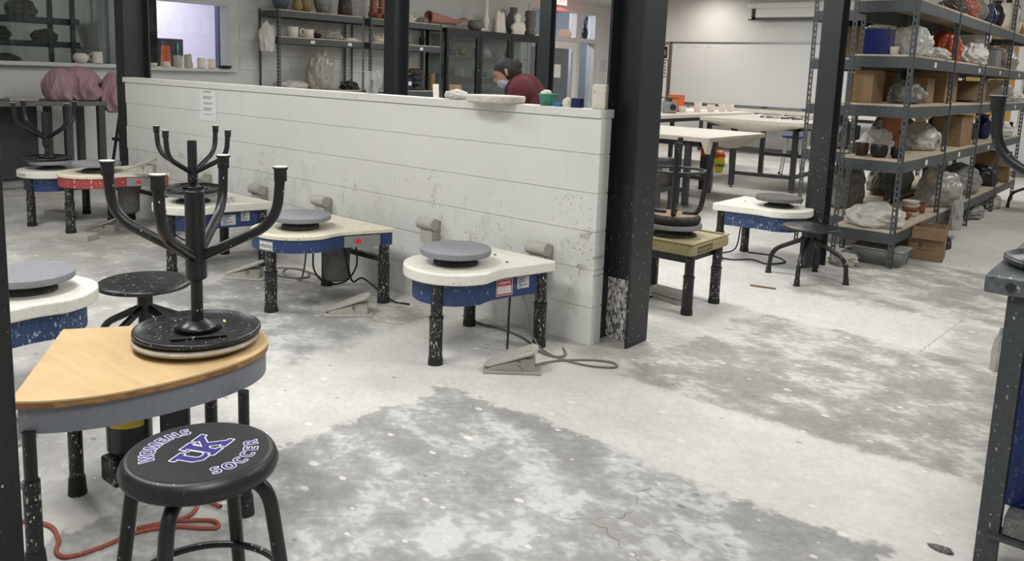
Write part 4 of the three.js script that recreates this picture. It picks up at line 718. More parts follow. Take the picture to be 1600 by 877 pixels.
{ // 0.85 shelf
  const y = LV[1];
  const rp = (r, h) => [[0, 0], [r * 0.7, 0], [r * 0.95, h * 0.3], [r, h * 0.5], [r * 0.94, h * 0.55], [r, h * 0.7], [r * 0.96, h], [r * 0.86, h], [r * 0.6, 0.012], [0, 0.012]];
  pot('bowl', 'brown ribbed bowl, first of three on the rack', 'bowl', rp(0.057, 0.105), M.glazeBrown, -2.03, y, -6.92, 'ribbed bowls'); pot('bowl', 'black ribbed bowl, middle of three on the rack', 'bowl', rp(0.066, 0.1), M.glazeDark, -1.885, y, -6.89, 'ribbed bowls'); pot('bowl', 'black bowl beside the rack corner post, last of three', 'bowl', rp(0.05, 0.09), M.glazeDark, -1.765, y, -6.95, 'ribbed bowls');
  const hd = thing('terracotta_head', 'tapering terracotta sculpture with small dark eyes', 'sculpture', [-2.0, y, -7.62], 0.6);
  mesh('body', lathe([[0, 0], [0.1, 0], [0.105, 0.05], [0.1, 0.12], [0.082, 0.2], [0.072, 0.32], [0.06, 0.33], [0, 0.33]], 36), M.terracotta, hd); for (const s of [-1, 1]) mesh('eye', T(new THREE.SphereGeometry(0.013, 12, 8), s * 0.045, 0.17, 0.075), M.glazeBlue, hd); mesh('nose', T(new THREE.ConeGeometry(0.012, 0.04, 10), 0, 0.14, 0.09, -0.3), M.terracotta, hd);
  bag('plastic_bag', 'white plastic bag behind the three bowls', 'bag', M.plastic, 0.24, 0.2, 0.3, -2.0, y, -7.2, 71, 0.2); bag('cloth_bag', 'grey cloth bundle at the back of the bowl shelf', 'bag', M.greyBag, 0.2, 0.3, 0.3, -2.42, y, -7.5, 73, 0.18);
  const cb = bag('clay_bag', 'pale clay bag with a black logo on the rack', 'bag', M.plastic, 0.32, 0.24, 0.5, -1.9, y, -8.2, 77, 0.12);
  { const lg = canvasTex(128, 96, (g, w, h) => { g.fillStyle = '#cfccc4'; g.fillRect(0, 0, w, h); g.strokeStyle = '#222'; g.lineWidth = 9; g.strokeRect(14, 14, w - 28, h - 28); g.fillStyle = '#222'; g.beginPath(); g.moveTo(30, 76); g.lineTo(60, 22); g.lineTo(72, 50); g.lineTo(100, 24); g.lineTo(84, 76); g.fill(); }); decal(cb, 'logo', tex(lg, 0.6), 0.1, 0.075, 0.168, 0.1, 0.05, Math.PI / 2 - 0.2, -0.15); }
  const bn = thing('bone_sculpture', 'white bone-like sculpture with a flared top on the rack', 'sculpture', [-2.03, y, -8.72]); mesh('shaft', lathe([[0, 0], [0.075, 0], [0.05, 0.08], [0.042, 0.2], [0.06, 0.3], [0, 0.3]], 28), M.bone, bn); for (const s of [-1, 1]) mesh('knuckle', crumple(0.05, 0.06, 0.055, 80 + s, 0.12, 3, 0.9, 8).translate(s * 0.04, 0.26, -s * 0.02), M.bone, bn);
  carton('large cardboard box in the second bay above the bowls shelf', 0.26, 0.3, 0.52, -1.84, y, -9.2, 0.0, M.card);
  pot('vase', 'dark blue vase in the far bay of the rack', 'vase', vase(0.1, 0.28, 0.5, 0.7), M.glazeBlue, -1.84, y, -10.75); bag('plastic_bag', 'dark crumpled bag beside the dark blue vase', 'bag', M.glazeDark, 0.2, 0.22, 0.3, -1.95, y, -10.4, 83, 0.2); bag('plastic_bag', 'white cone shaped bag at the far end of the bowl shelf', 'bag', M.plastic, 0.24, 0.16, 0.34, -1.78, y, -11.6, 85, 0.12);
}
{ // 0.29 shelf
  const y = LV[0];
  bag('plastic_sheet', 'bundle under white plastic on the lowest shelf end', 'bag', M.plastic, 0.43, 0.17, 0.5, -1.89, y, -7.02, 91, 0.14);
  for (const [x, z, n, lab] of [[-1.80, -7.72, 4, 'stack of pale bowls on the lowest shelf'], [-2.02, -7.6, 3, 'stack of grey bowls behind the white bundle']]) for (let k = 0; k < n; k++) pot('bowl', lab + ['', ', second one up', ', third one up', ', topmost one'][k], 'bowl', cup(0.045, 0.075, 0.045), k === 1 ? M.terracotta : n === 4 ? M.whiteClay : M.bisque, x, y + k * 0.032, z, 'stacked bowls');
  pot('dish', 'red clay dish beside the pale bowl stack', 'dish', cup(0.06, 0.09, 0.05), M.redClay, -1.82, y, -7.5); pot('dish', 'red clay pot behind the pale bowl stack', 'dish', cup(0.07, 0.08, 0.09), M.redClay, -1.82, y, -8.0);
  bag('plastic_bag', 'translucent plastic bag draped over the lowest shelf edge', 'bag', M.clearBag, 0.36, 0.33, 0.6, -1.80, y, -8.75, 95, 0.2); bag('plastic_bag', 'hanging tail of the draped translucent bag', 'bag', M.clearBag, 0.1, 0.28, 0.26, -1.60, y - 0.2, -8.6, 97, 0.2);
  bag('plastic_sheet', 'grey plastic covered work at the back of the lowest shelf', 'bag', M.greyBag, 0.3, 0.36, 0.6, -2.42, y, -7.9, 99, 0.15); bag('plastic_sheet', 'large covered work in the third bay of the lowest shelf', 'bag', M.greyBag, 0.4, 0.3, 0.8, -1.88, y, -10.0, 101, 0.16);
  bag('plastic_bag', 'dark bag in the far bay of the lowest shelf', 'bag', M.glazeDark, 0.3, 0.24, 0.3, -1.84, y, -11.05, 103, 0.18); carton('open cardboard box at the far end of the lowest shelf', 0.36, 0.36, 0.4, -1.84, y, -11.75, 0.1, M.card, true);
}
// filler behind, on the second rack
carton('dim cardboard box on the second rack seen through the first bay', 0.3, 0.28, 0.4, -2.42, 1.25, -8.3, 0, M.card); carton('dim cardboard box on the second rack seen through the next bay', 0.34, 0.3, 0.8, -2.42, 1.25, -9.3, 0, M.card);
carton('long dim box on the upper shelf of the second rack', 0.36, 0.3, 1.2, -2.42, 1.64, -8.4, 0, M.card); carton('long dim box further along the second rack', 0.36, 0.3, 1.2, -2.42, 1.64, -10.3, 0, M.card);
bag('plastic_bag', 'grey bag on the second rack behind the terracotta head', 'bag', M.greyBag, 0.34, 0.3, 0.9, -2.42, 0.85, -9.3, 107, 0.16); bag('plastic_bag', 'grey bag low on the second rack', 'bag', M.greyBag, 0.34, 0.36, 1.0, -2.42, 0.29, -9.4, 109, 0.16);
// under the rack
{
  const t = thing('storage_tote', 'clear plastic tote with a lid under the rack corner', 'tote', [-1.80, 0, -6.93]);
  mesh('tub', lathe([[0, 0.004], [0.235, 0.004], [0.262, 0.12], [0.256, 0.12], [0.23, 0.01], [0, 0.01]], 4).rotateY(Math.PI / 4).scale(1.05, 1, 0.72), new THREE.MeshPhysicalMaterial({ color: 0xb9bdb6, roughness: 0.35, transmission: 0.4, thickness: 0 }), t);
  mesh('lid', rspan(-0.205, 0.205, 0.12, 0.138, -0.145, 0.145, 0.008), M.greyPlastic, t);
}
carton('cardboard box with faded print on the floor under the rack', 0.24, 0.28, 0.24, -1.56, 0, -7.42, 0.12, M.card, true, true);
carton('dark cardboard box on the floor behind the printed one', 0.3, 0.24, 0.4, -1.9, 0, -7.75, 0, M.card);
bag('cloth_bag', 'black bag on the floor beyond the printed box', 'bag', M.glazeDark, 0.14, 0.12, 0.18, -1.57, 0, -8.0, 113, 0.15);
bag('paper_bag', 'crumpled pale paper beside the column foot', 'bag', M.pedal, 0.2, 0.1, 0.14, -1.98, 0, -6.58, 115, 0.25); bag('cloth_bag', 'dark rag on the floor under the rack end', 'bag', M.dustDark, 0.18, 0.09, 0.14, -2.0, 0, -6.83, 117, 0.2);
bag('paper_bag', 'heap of grey scraps on the floor under the third bay', 'bag', M.dust, 0.26, 0.14, 0.5, -1.78, 0, -10.2, 119, 0.25); bag('paper_bag', 'heap of pale scraps on the floor under the fourth bay', 'bag', M.pedal, 0.26, 0.16, 0.5, -1.78, 0, -11.3, 121, 0.25);

// ------------------------------------------------------------------ work tables
function workTable(lab, x0, x1, z0, z1, h, legs, o = {}) {
  const t = thing('work_table', lab, 'table', [0, 0, 0], 0, 'work tables with canvas tops');
  mesh('table_top', rspan(x0, x1, h - 0.05, h, z0, z1, 0.006), o.top || M.tableTop, t);
  mesh('under_frame', [span(x0 + 0.12, x1 - 0.12, h - 0.11, h - 0.05, z1 - 0.16, z1 - 0.12), span(x0 + 0.12, x1 - 0.12, h - 0.11, h - 0.05, z0 + 0.12, z0 + 0.16), span(x0 + 0.12, x0 + 0.16, h - 0.11, h - 0.05, z0 + 0.12, z1 - 0.12), span(x1 - 0.16, x1 - 0.12, h - 0.11, h - 0.05, z0 + 0.12, z1 - 0.12)], M.darkSteel, t);
  for (const [x, z] of legs) { const l = mesh('leg', span(x - 0.03, x + 0.03, 0.03, h - 0.05, z - 0.03, z + 0.03), M.darkSteel, t); mesh('levelling_foot', cyl(0.02, 0.015, 0, 0.03, x, z, 12), M.steel, l); }
  for (const [a, b, y] of o.bars || []) mesh('stretcher', beam(V(legs[a][0], y, legs[a][1]), V(legs[b][0], y, legs[b][1]), 0.045, 0.045), M.darkSteel, t);
  if (o.skirt) for (const [side, a, b] of o.skirt) { // canvas sagging below the edge
    const n = 24, g = new THREE.PlaneGeometry(1, 1, n, 3), p = g.attributes.position;
    for (let i = 0; i < p.count; i++) { const u = p.getX(i) + 0.5, v = 0.5 - p.getY(i), s = a + (b - a) * u, drop = 0.012 + 0.085 * Math.pow(Math.sin(Math.PI * clamp(u * 0.94 + 0.03)), 1.3); const y = h - 0.045 - v * drop, in_ = 0.02 * v * v; p.setXYZ(i, side === 'x' ? x1 + 0.003 - in_ : s, y, side === 'x' ? s : z1 + 0.003 - in_); }
    g.computeVertexNormals(); const m = mesh('canvas_edge', g, new THREE.MeshStandardMaterial({ map: M.canvas.map, roughness: 0.95, side: THREE.DoubleSide }), t); m.userData.label = 'sagging canvas edge';
  }
  return t;
}
const t1 = workTable('near canvas topped work table behind the beige wheel', -5.6, -3.9, -9.5, -8.0, 0.80, [[-4.18, -8.10], [-5.45, -8.10], [-4.5, -9.3], [-5.45, -9.3]], { skirt: [['x', -9.4, -8.02]], bars: [[0, 1, 0.2], [2, 3, 0.2]] });
{ // corner of the canvas hanging down
  const g = new THREE.BufferGeometry(); const A = [[-3.897, 0.79, -7.997], [-3.897, 0.79, -8.22], [-3.88, 0.62, -8.07], [-4.0, 0.79, -7.996], [-3.93, 0.63, -8.0]]; const tri = [0, 1, 2, 3, 0, 4, 0, 2, 4]; g.setAttribute('position', new THREE.Float32BufferAttribute(tri.flatMap(i => A[i]), 3)); g.computeVertexNormals();
  mesh('canvas_corner', g, new THREE.MeshStandardMaterial({ map: M.canvas.map, roughness: 0.95, side: THREE.DoubleSide }), t1);
}
workTable('canvas topped work table in front of the blue stool', -5.05, -3.62, -12.0, -10.05, 0.92, [[-4.63, -10.25], [-3.85, -10.35], [-3.95, -11.85], [-4.9, -11.85]], { skirt: [['z', -5.0, -3.65], ['x', -11.9, -10.1]], bars: [[0, 1, 0.2], [1, 2, 0.2], [2, 3, 0.35]] });
workTable('long work table carrying white cups and a grey machine', -7.2, -5.6, -13.1, -9.4, 0.90, [[-5.75, -9.6], [-7.0, -9.6], [-5.8, -11.9], [-5.85, -12.9], [-7.0, -12.9]], {});
workTable('long white bench below the whiteboard', -7.6, -2.8, -15.45, -14.65, 0.87, [[-7.4, -14.8], [-5.2, -14.8], [-3.0, -14.8]], {});
{ // lower frame and stored boards under the near table
  const c = thing('tool_cart', 'low dark steel cart with a wooden box under the near table', 'cart', [-4.55, 0, -7.72]);
  for (const [x, z] of [[-0.35, 0.15], [0.32, 0.15], [-0.35, -0.15], [0.32, -0.15]]) mesh('post', span(x - 0.025, x + 0.025, 0, 0.56, z - 0.025, z + 0.025), M.darkSteel, c);
  mesh('shelf', span(-0.37, 0.34, 0.5, 0.55, -0.17, 0.17), M.darkSteel, c); mesh('shelf', span(-0.37, 0.34, 0.22, 0.27, -0.17, 0.17), M.darkSteel, c); mesh('box', rspan(-0.3, 0.3, 0.27, 0.42, -0.15, 0.165, 0.004), tex(grainTex([88, 82, 72], [112, 104, 92], 6, 40, 2), 0.85), c);
}
// things on the tables
{
  const y = 0.90;
  const m = thing('grey_machine', 'grey cast machine with a round dial on the long table', 'machine', [-5.95, y, -10.85], 0.5);
  mesh('body', rspan(-0.1, 0.1, 0, 0.17, -0.09, 0.09, 0.015), M.steel, m); mesh('dial', T(cyl(0.075, 0.075, 0, 0.03), 0.05, 0.09, 0.09, Math.PI / 2), M.greyPlastic, m); mesh('dial_face', T(cyl(0.045, 0.045, 0, 0.01), 0.05, 0.09, 0.12, Math.PI / 2), M.glazeDark, m); mesh('top_bar', [rspan(-0.13, 0.13, 0.215, 0.23, -0.05, 0.05, 0.004), span(-0.03, 0.03, 0.16, 0.22, -0.03, 0.03)], M.darkSteel, m);
  const ob = (lab, x, z, w, h, d) => solo('orange_box', rbox(w, h, d, 0.008, x, y + h / 2, z), M.orange, lab, 'box', 'orange boxes');
  ob('orange box at the table edge next to the wide column', -6.15, -10.45, 0.2, 0.14, 0.16); ob('orange box behind the grey machine', -6.2, -11.5, 0.2, 0.26, 0.18);
  bag('plastic_bag', 'white plastic bag behind the grey machine', 'bag', M.plastic, 0.36, 0.32, 0.36, -6.4, y, -11.1, 131, 0.2);
  for (const [x, z, h, lab] of [[-5.95, -11.75, 0.15, 'tall white cup beside the grey machine'], [-6.0, -11.35, 0.09, 'low white cup beside the grey machine'], [-5.9, -12.1, 0.12, 'middle white cup in the row on the long table'], [-5.85, -12.4, 0.13, 'white cup next to last in the row'], [-5.85, -12.7, 0.12, 'last white cup in the row on the long table']]) pot('cup', lab, 'cup', cup(0.05, 0.062, h), M.whiteClay, x, y, z, 'white cups on the long table');
  for (let k = 0; k < 8; k++) solo('clay_coil', wire(Array.from({ length: 7 }, (_, i) => [-4.6 + 0.09 * k + rr(-0.06, 0.06), 0.932, -11.6 + 0.12 * i + rr(-0.07, 0.07)]), 0.011, 40, 6), k % 2 ? M.plaster : M.dustDark, ['pale', 'dark'][k % 2 ? 0 : 1] + ' clay coil among the strips on the canvas table, strip ' + ['one', 'two', 'three', 'four', 'five', 'six', 'seven', 'eight'][k], 'clay coil', 'clay coils');
  solo('white_box', rbox(0.6, 0.3, 0.2, 0.008, -4.3, 0.87 + 0.15, -14.95), M.whitePlastic, 'white box on the bench in front of the whiteboard', 'box');
  const s = thing('blue_stool', 'stool with blue seat and white steel legs behind the canvas table', 'stool', [-4.62, 0, -12.35]);
  mesh('seat', lathe([[0, 0.58], [0.17, 0.58], [0.18, 0.6], [0.17, 0.62], [0, 0.625]], 32), std(0x2b3c8c, 0.45), s); for (let k = 0; k < 4; k++) { const a = k * Math.PI / 2 + 0.3, l = mesh('leg', bar(V(0.13 * Math.cos(a), 0.58, 0.13 * Math.sin(a)), V(0.22 * Math.cos(a), 0.01, 0.22 * Math.sin(a)), 0.013), M.whitePlastic, s); mesh('foot', cyl(0.018, 0.018, 0, 0.03, 0.22 * Math.cos(a), 0.22 * Math.sin(a), 10), M.rubber, l); } mesh('ring', T(new THREE.TorusGeometry(0.185, 0.008, 6, 32), 0, 0.22, 0, Math.PI / 2), M.whitePlastic, s);
  const ch = thing('black_chair', 'black plastic chair half hidden by the speckled column', 'chair', [-3.55, 0, -11.0], -0.6); mesh('seat', rspan(-0.2, 0.2, 0.43, 0.46, -0.2, 0.2, 0.01), M.glazeDark, ch); mesh('backrest', rspan(-0.2, 0.2, 0.55, 0.9, -0.2, -0.17, 0.02), M.glazeDark, ch); for (const [a, b] of [[-1, -1], [1, -1], [-1, 1], [1, 1]]) mesh('leg', bar(V(0.17 * a, b < 0 ? 0.6 : 0.44, 0.17 * b), V(0.2 * a, 0, 0.22 * b), 0.012), M.glazeDark, ch);
  const sb = thing('snack_bag', 'bright red yellow and green bag on the floor behind the near table', 'bag', [-5.52, 0, -11.75], 0.6); mesh('body', crumple(0.08, 0.19, 0.06, 141, 0.1, 3, 0.8, 10), std(0xc9b326, 0.5), sb); mesh('red_band', crumple(0.082, 0.07, 0.062, 143, 0.1, 3, 0.8, 8).translate(0, 0.2, 0), std(0xb02a22, 0.5), sb); mesh('green_band', crumple(0.084, 0.05, 0.064, 145, 0.1, 3, 0.8, 8).translate(0, 0.07, 0), std(0x2f6b38, 0.5), sb);
  const rb = thing('tool_box', 'dark red tool box on the floor behind the near table', 'box', [-4.75, 0, -9.75], 0.3); mesh('body', rspan(-0.08, 0.08, 0, 0.44, -0.08, 0.08, 0.01), M.glazeDark, rb); mesh('lid', rspan(-0.08, 0.0, 0.44, 0.55, -0.08, 0.08, 0.01), std(0x8e2a24, 0.5), rb);
}
// ------------------------------------------------------------------ whiteboard wall
{
  const w = thing('whiteboard', 'large blank whiteboard with an aluminium frame', 'whiteboard', [0, 0, ZB]);
  mesh('panel', span(-8.62, -3.2, 0.92, 2.13, 0.004, 0.02), std(0xd6d6d4, 0.25), w); mesh('frame', [span(-8.66, -3.16, 2.13, 2.165, 0, 0.03), span(-8.66, -3.16, 0.885, 0.92, 0, 0.03), span(-8.66, -8.62, 0.885, 2.165, 0, 0.03), span(-3.2, -3.16, 0.885, 2.165, 0, 0.03)], M.steel, w); mesh('pen_tray', rspan(-8.3, -3.5, 0.875, 0.89, 0.02, 0.09, 0.004), M.steel, w);
  mesh('marker_notes', new THREE.PlaneGeometry(0.9, 0.09).translate(-8.1, 2.06, 0.022), tex(canvasTex(256, 28, (g, W, H) => { g.fillStyle = '#d6d6d4'; g.fillRect(0, 0, W, H); g.strokeStyle = '#8b8d94'; g.lineWidth = 1.6; for (const [a, b] of [[6, 80], [96, 180], [196, 240]]) { g.beginPath(); for (let x = a; x < b; x += 3) g.lineTo(x, 13 + rr(-6, 6)); g.stroke(); } }), 0.4), w, true);
  for (const [x, l, c, lab] of [[-5.6, 0.3, M.glazeDark, 'black eraser on the whiteboard tray'], [-7.4, 0.12, M.glazeBlue, 'blue marker on the whiteboard tray'], [-6.5, 0.12, M.glazeDark, 'black marker on the whiteboard tray']]) solo('marker', rbox(l, 0.025, 0.025, 0.01, x, 0.903, ZB + 0.055), c, lab, 'marker', 'pens on the tray');
  const s = thing('projection_screen', 'pull down projection screen with a black border, half lowered', 'projection screen', [0, 0, ZB + 0.16]);
  mesh('case', rspan(-6.95, -4.3, 2.80, 2.9, -0.06, 0.06, 0.01), M.whitePlastic, s); mesh('fabric', span(-6.85, -4.4, 2.60, 2.80, -0.002, 0.002), M.whitePlastic, s); mesh('border', [span(-6.86, -6.78, 2.60, 2.80, -0.003, 0.003), span(-6.86, -4.39, 2.605, 2.63, -0.003, 0.003)], M.glazeDark, s); mesh('bottom_bar', rspan(-6.92, -4.33, 2.575, 2.602, -0.012, 0.012, 0.004), M.blackClean, s);
  const p = thing('pin_board', 'tan pin board with an orange picture and printed sheets', 'pin board', [0, 0, ZB]);
  mesh('cork', span(-9.4, -8.69, 0.86, 2.14, 0, 0.02), std(0xa38a63, 0.95), p); mesh('frame', [span(-8.69, -8.665, 0.84, 2.16, 0, 0.03), span(-9.42, -8.665, 2.14, 2.16, 0, 0.03)], M.steel, p);
  const pic = tex(canvasTex(96, 110, (g, w, h) => { g.fillStyle = '#e6e3dd'; g.fillRect(0, 0, w, h); g.fillStyle = '#1c1712'; g.fillRect(8, 8, w - 16, h - 16); g.fillStyle = '#e58a2e'; g.fillRect(30, 36, 44, 40); g.fillStyle = '#f4c27a'; g.fillRect(40, 46, 18, 22); }), 0.5); decal(p, 'picture', pic, 0.26, 0.29, -8.84, 1.94, 0.022, 0);
  const sheet = tex(canvasTex(96, 150, (g, w, h) => { g.fillStyle = '#dcdcd8'; g.fillRect(0, 0, w, h); g.fillStyle = '#3a3d42'; for (let r = 0; r < 4; r++) for (let c = 0; c < 3; c++) { g.fillRect(10 + c * 28, 12 + r * 34, 18, 12); g.fillRect(14 + c * 28, 28 + r * 34, 12, 6); } }), 0.8); decal(p, 'printed_sheet', sheet, 0.22, 0.32, -8.83, 1.60, 0.022, 0); decal(p, 'printed_sheet', M.paper, 0.22, 0.42, -8.83, 1.2, 0.022, 0);
  const c = thing('pin_board', 'tan pin board in a white frame seen past the rack end', 'pin board', [0, 0, ZB]); mesh('cork', span(-3.05, -2.3, 0.9, 2.12, 0, 0.02), std(0xb08d55, 0.95), c); mesh('frame', [span(-3.1, -2.25, 2.12, 2.2, 0, 0.03), span(-3.1, -2.25, 0.82, 0.9, 0, 0.03), span(-2.3, -2.2, 0.82, 2.2, 0, 0.03)], M.whitePlastic, c);
}
// ------------------------------------------------------------------ glass cabinet
{
  const c = thing('display_cabinet', 'black framed glass display cabinet full of pots', 'cabinet', [0, 0, 0]);
  const x0 = -10.17, x1 = -9.7, z0 = -12.5, z1 = -9.96, H = 2.1, F = M.blackClean;
  mesh('carcass', [span(x0, x1, 0, 0.9, z0, z1), span(x0, x1, H - 0.05, H, z0, z1), span(x0, x0 + 0.02, 0.9, H, z0, z1), span(x0 + 0.02, x1 - 0.04, 0.9, 0.905, z0, z1)], F, c);
  mesh('side_glass', span(x0 + 0.05, x1 - 0.045, 0.95, H - 0.1, z0 + 0.004, z0 + 0.01), M.glass, c);
  mesh('back_panel', span(x0 + 0.02, x0 + 0.03, 0.9, H - 0.05, z0 + 0.02, z1 - 0.02), std(0xc9cac6, 0.8), c);
  const zs = [z1, z1 - 0.85, z1 - 1.7, z0];
  for (let i = 0; i < 3; i++) {
    const a = zs[i + 1], b = zs[i];
    const d = mesh('door', [span(x1 - 0.04, x1, 0.9, H - 0.05, b - 0.075, b - 0.004), span(x1 - 0.04, x1, 0.9, H - 0.05, a + 0.004, a + 0.075), span(x1 - 0.04, x1, H - 0.13, H - 0.05, a + 0.075, b - 0.075), span(x1 - 0.04, x1, 0.9, 0.98, a + 0.075, b - 0.075)], F, c);
    mesh('glass', span(x1 - 0.022, x1 - 0.018, 0.98, H - 0.13, a + 0.075, b - 0.075), M.glass, d); mesh('knob', T(new THREE.SphereGeometry(0.014, 12, 8), x1 + 0.01, 1.42, a + 0.04), M.chrome, d);
  }
  mesh('side_glass', span(x0 + 0.05, x1 - 0.045, 0.95, H - 0.1, z1 - 0.016, z1 - 0.01), M.glass, c); mesh('side_frame', [span(x0, x0 + 0.05, 0.9, H, z1 - 0.02, z1), span(x1 - 0.045, x1, 0.9, H, z1 - 0.02, z1 - 0.001)], F, c);
  for (const y of [1.3, 1.66]) mesh('shelf', span(x0 + 0.03, x1 - 0.05, y - 0.012, y, z0 + 0.02, z1 - 0.02), new THREE.MeshPhysicalMaterial({ color: 0xaab0ac, roughness: 0.15, transmission: 0.5, thickness: 0 }), c);
  const g = 'pots in the display cabinet', spots = [];
  const kinds = [['vase', vase(0.07, 0.2)], ['bowl', cup(0.04, 0.09, 0.08)], ['jar', vase(0.08, 0.16, 0.6, 0.65)], ['bottle', vase(0.05, 0.24, 0.3, 0.35)], ['cup', cup(0.035, 0.045, 0.1)]], mats = [[M.stoneware, 'brown grey'], [M.bone, 'cream'], [M.glazeGrey, 'grey glazed'], [M.bisque, 'pale bisque'], [M.ochre, 'ochre']];
  const doors = ['first', 'second', 'third'], ord = ['nearest the door edge', 'in the middle', 'at the far side'];
  for (let d = 0; d < 3; d++) for (const [li, y] of [[0, 1.3], [1, 1.66]]) for (let k = 0; k < 3; k++) { if (d === 2 && k > 0) continue; const [kn, pr] = kinds[(d * 7 + li * 3 + k * 2) % 5], [mt, mn] = mats[(d * 3 + li + k * 4) % 5]; pot(kn, `${mn} ${kn} behind the ${doors[d]} cabinet door, ${li ? 'upper' : 'lower'} shelf, ${ord[k]}`, kn, pr, mt, -9.95, y + (li ? 0 : 0), zs[d] - 0.2 - k * 0.24, g); }
  for (let k = 0; k < 5; k++) pot('plate', 'pale plate in the stack inside the cabinet, number ' + ['one', 'two', 'three', 'four', 'five'][k] + ' from below', 'plate', cup(0.06, 0.1, 0.022), M.whiteClay, -9.86, 1.3 + 0.001 + k * 0.024, -10.42, 'stacked plates in the cabinet');
}
// --- on top of the cabinet
{
  const y = 2.1;
  const arm = thing('forearm_sculpture', 'hollow terracotta forearm sculpture lying with its hand towards a bowl', 'sculpture', [-9.83, 2.147, -9.78]);
  const pr = [[0.105, 0], [0.1, 0.03], [0.085, 0.2], [0.068, 0.4], [0.052, 0.58], [0.05, 0.66]];
  mesh('forearm', T(lathe([...pr, [0.038, 0.66], [0.05, 0.4], [0.085, 0.03], [0.088, 0]], 32), 0, 0.105, 0.12, -Math.PI / 2 - 0.06, 0, 0), M.skinClay, arm);
  mesh('palm', T(crumple(0.05, 0.04, 0.08, 151, 0.06, 2, 0.9, 8), 0, 0.05, -0.60), M.skinClay, arm);
  for (let k = 0; k < 4; k++) { const x = -0.045 + 0.03 * k, L = [0.85, 1, 0.95, 0.75][k]; mesh('finger', bent([[x, 0.09, -0.64], [x * 1.1, 0.135, -0.70], [x * 1.1, 0.15 , -0.70 - 0.06 * L], [x, 0.105, -0.72 - 0.1 * L]], 0.014, 0.03, 8), M.skinClay, arm); } mesh('thumb', bent([[0.05, 0.08, -0.58], [0.085, 0.1, -0.64], [0.08, 0.11, -0.72]], 0.015, 0.03, 8), M.skinClay, arm);
  pot('bowl', 'round grey brown bowl next to the clay hand', 'bowl', [[0, 0], [0.07, 0], [0.13, 0.06], [0.135, 0.12], [0.11, 0.18], [0.1, 0.18], [0.12, 0.12], [0, 0.02]], M.stoneware, -9.86, y, -10.84);
  const k = thing('white_figure', 'tall slim white figure leg with a high heel base on the cabinet', 'sculpture', [-9.86, y, -11.12]); mesh('leg', lathe([[0, 0], [0.065, 0], [0.05, 0.05], [0.035, 0.09], [0.06, 0.15], [0.055, 0.22], [0.032, 0.3], [0.04, 0.42], [0.032, 0.6], [0.03, 0.8], [0, 0.8]], 24), M.whiteClay, k); mesh('foot', crumple(0.04, 0.04, 0.1, 155, 0.08, 2, 0.6, 8).translate(0.0, 0, 0.05), M.whiteClay, k);
  const slab = (n, lab, pts, x, z) => { const s = new THREE.Shape(pts.map(q => new THREE.Vector2(...q))); const g = new THREE.ExtrudeGeometry(s, { depth: 0.045, bevelEnabled: true, bevelSize: 0.006, bevelThickness: 0.006, bevelSegments: 2 }); const m = solo(n, T(g, 0, 0.006, 0, 0, Math.PI / 2 - 0.1, 0), M.whiteClay, lab, 'sculpture'); m.position.set(x, y, z); };
  slab('clay_slab', 'white tapering clay slab with a notched top', [[-0.1, 0], [0.13, 0], [0.09, 0.32], [0.07, 0.37], [0.01, 0.34], [-0.07, 0.39], [-0.09, 0.36]], -9.86, -11.48);
  slab('clay_bust', 'flat white clay bust silhouette with head and shoulders', [[-0.12, 0], [0.16, 0], [0.19, 0.12], [0.17, 0.2], [0.05, 0.22], [0.04, 0.25], [0.06, 0.31], [0.04, 0.36], [-0.03, 0.37], [-0.08, 0.31], [-0.05, 0.24], [-0.05, 0.21], [-0.13, 0.15], [-0.14, 0.1], [-0.1, 0.05]], -9.82, -11.93);
  pot('vase', 'grey round shouldered vase behind the white bust', 'vase', vase(0.14, 0.5, 0.5, 0.55), M.stoneware, -10.0, y, -12.05); pot('vase', 'tall dark ringed vase at the cabinet end', 'vase', [[0, 0], [0.09, 0], [0.11, 0.04], [0.1, 0.09], [0.07, 0.1], [0.1, 0.16], [0.115, 0.24], [0.09, 0.3], [0.11, 0.38], [0.1, 0.46], [0.09, 0.46], [0.08, 0.3], [0, 0.28]], M.stoneware, -9.82, y, -12.34);
}
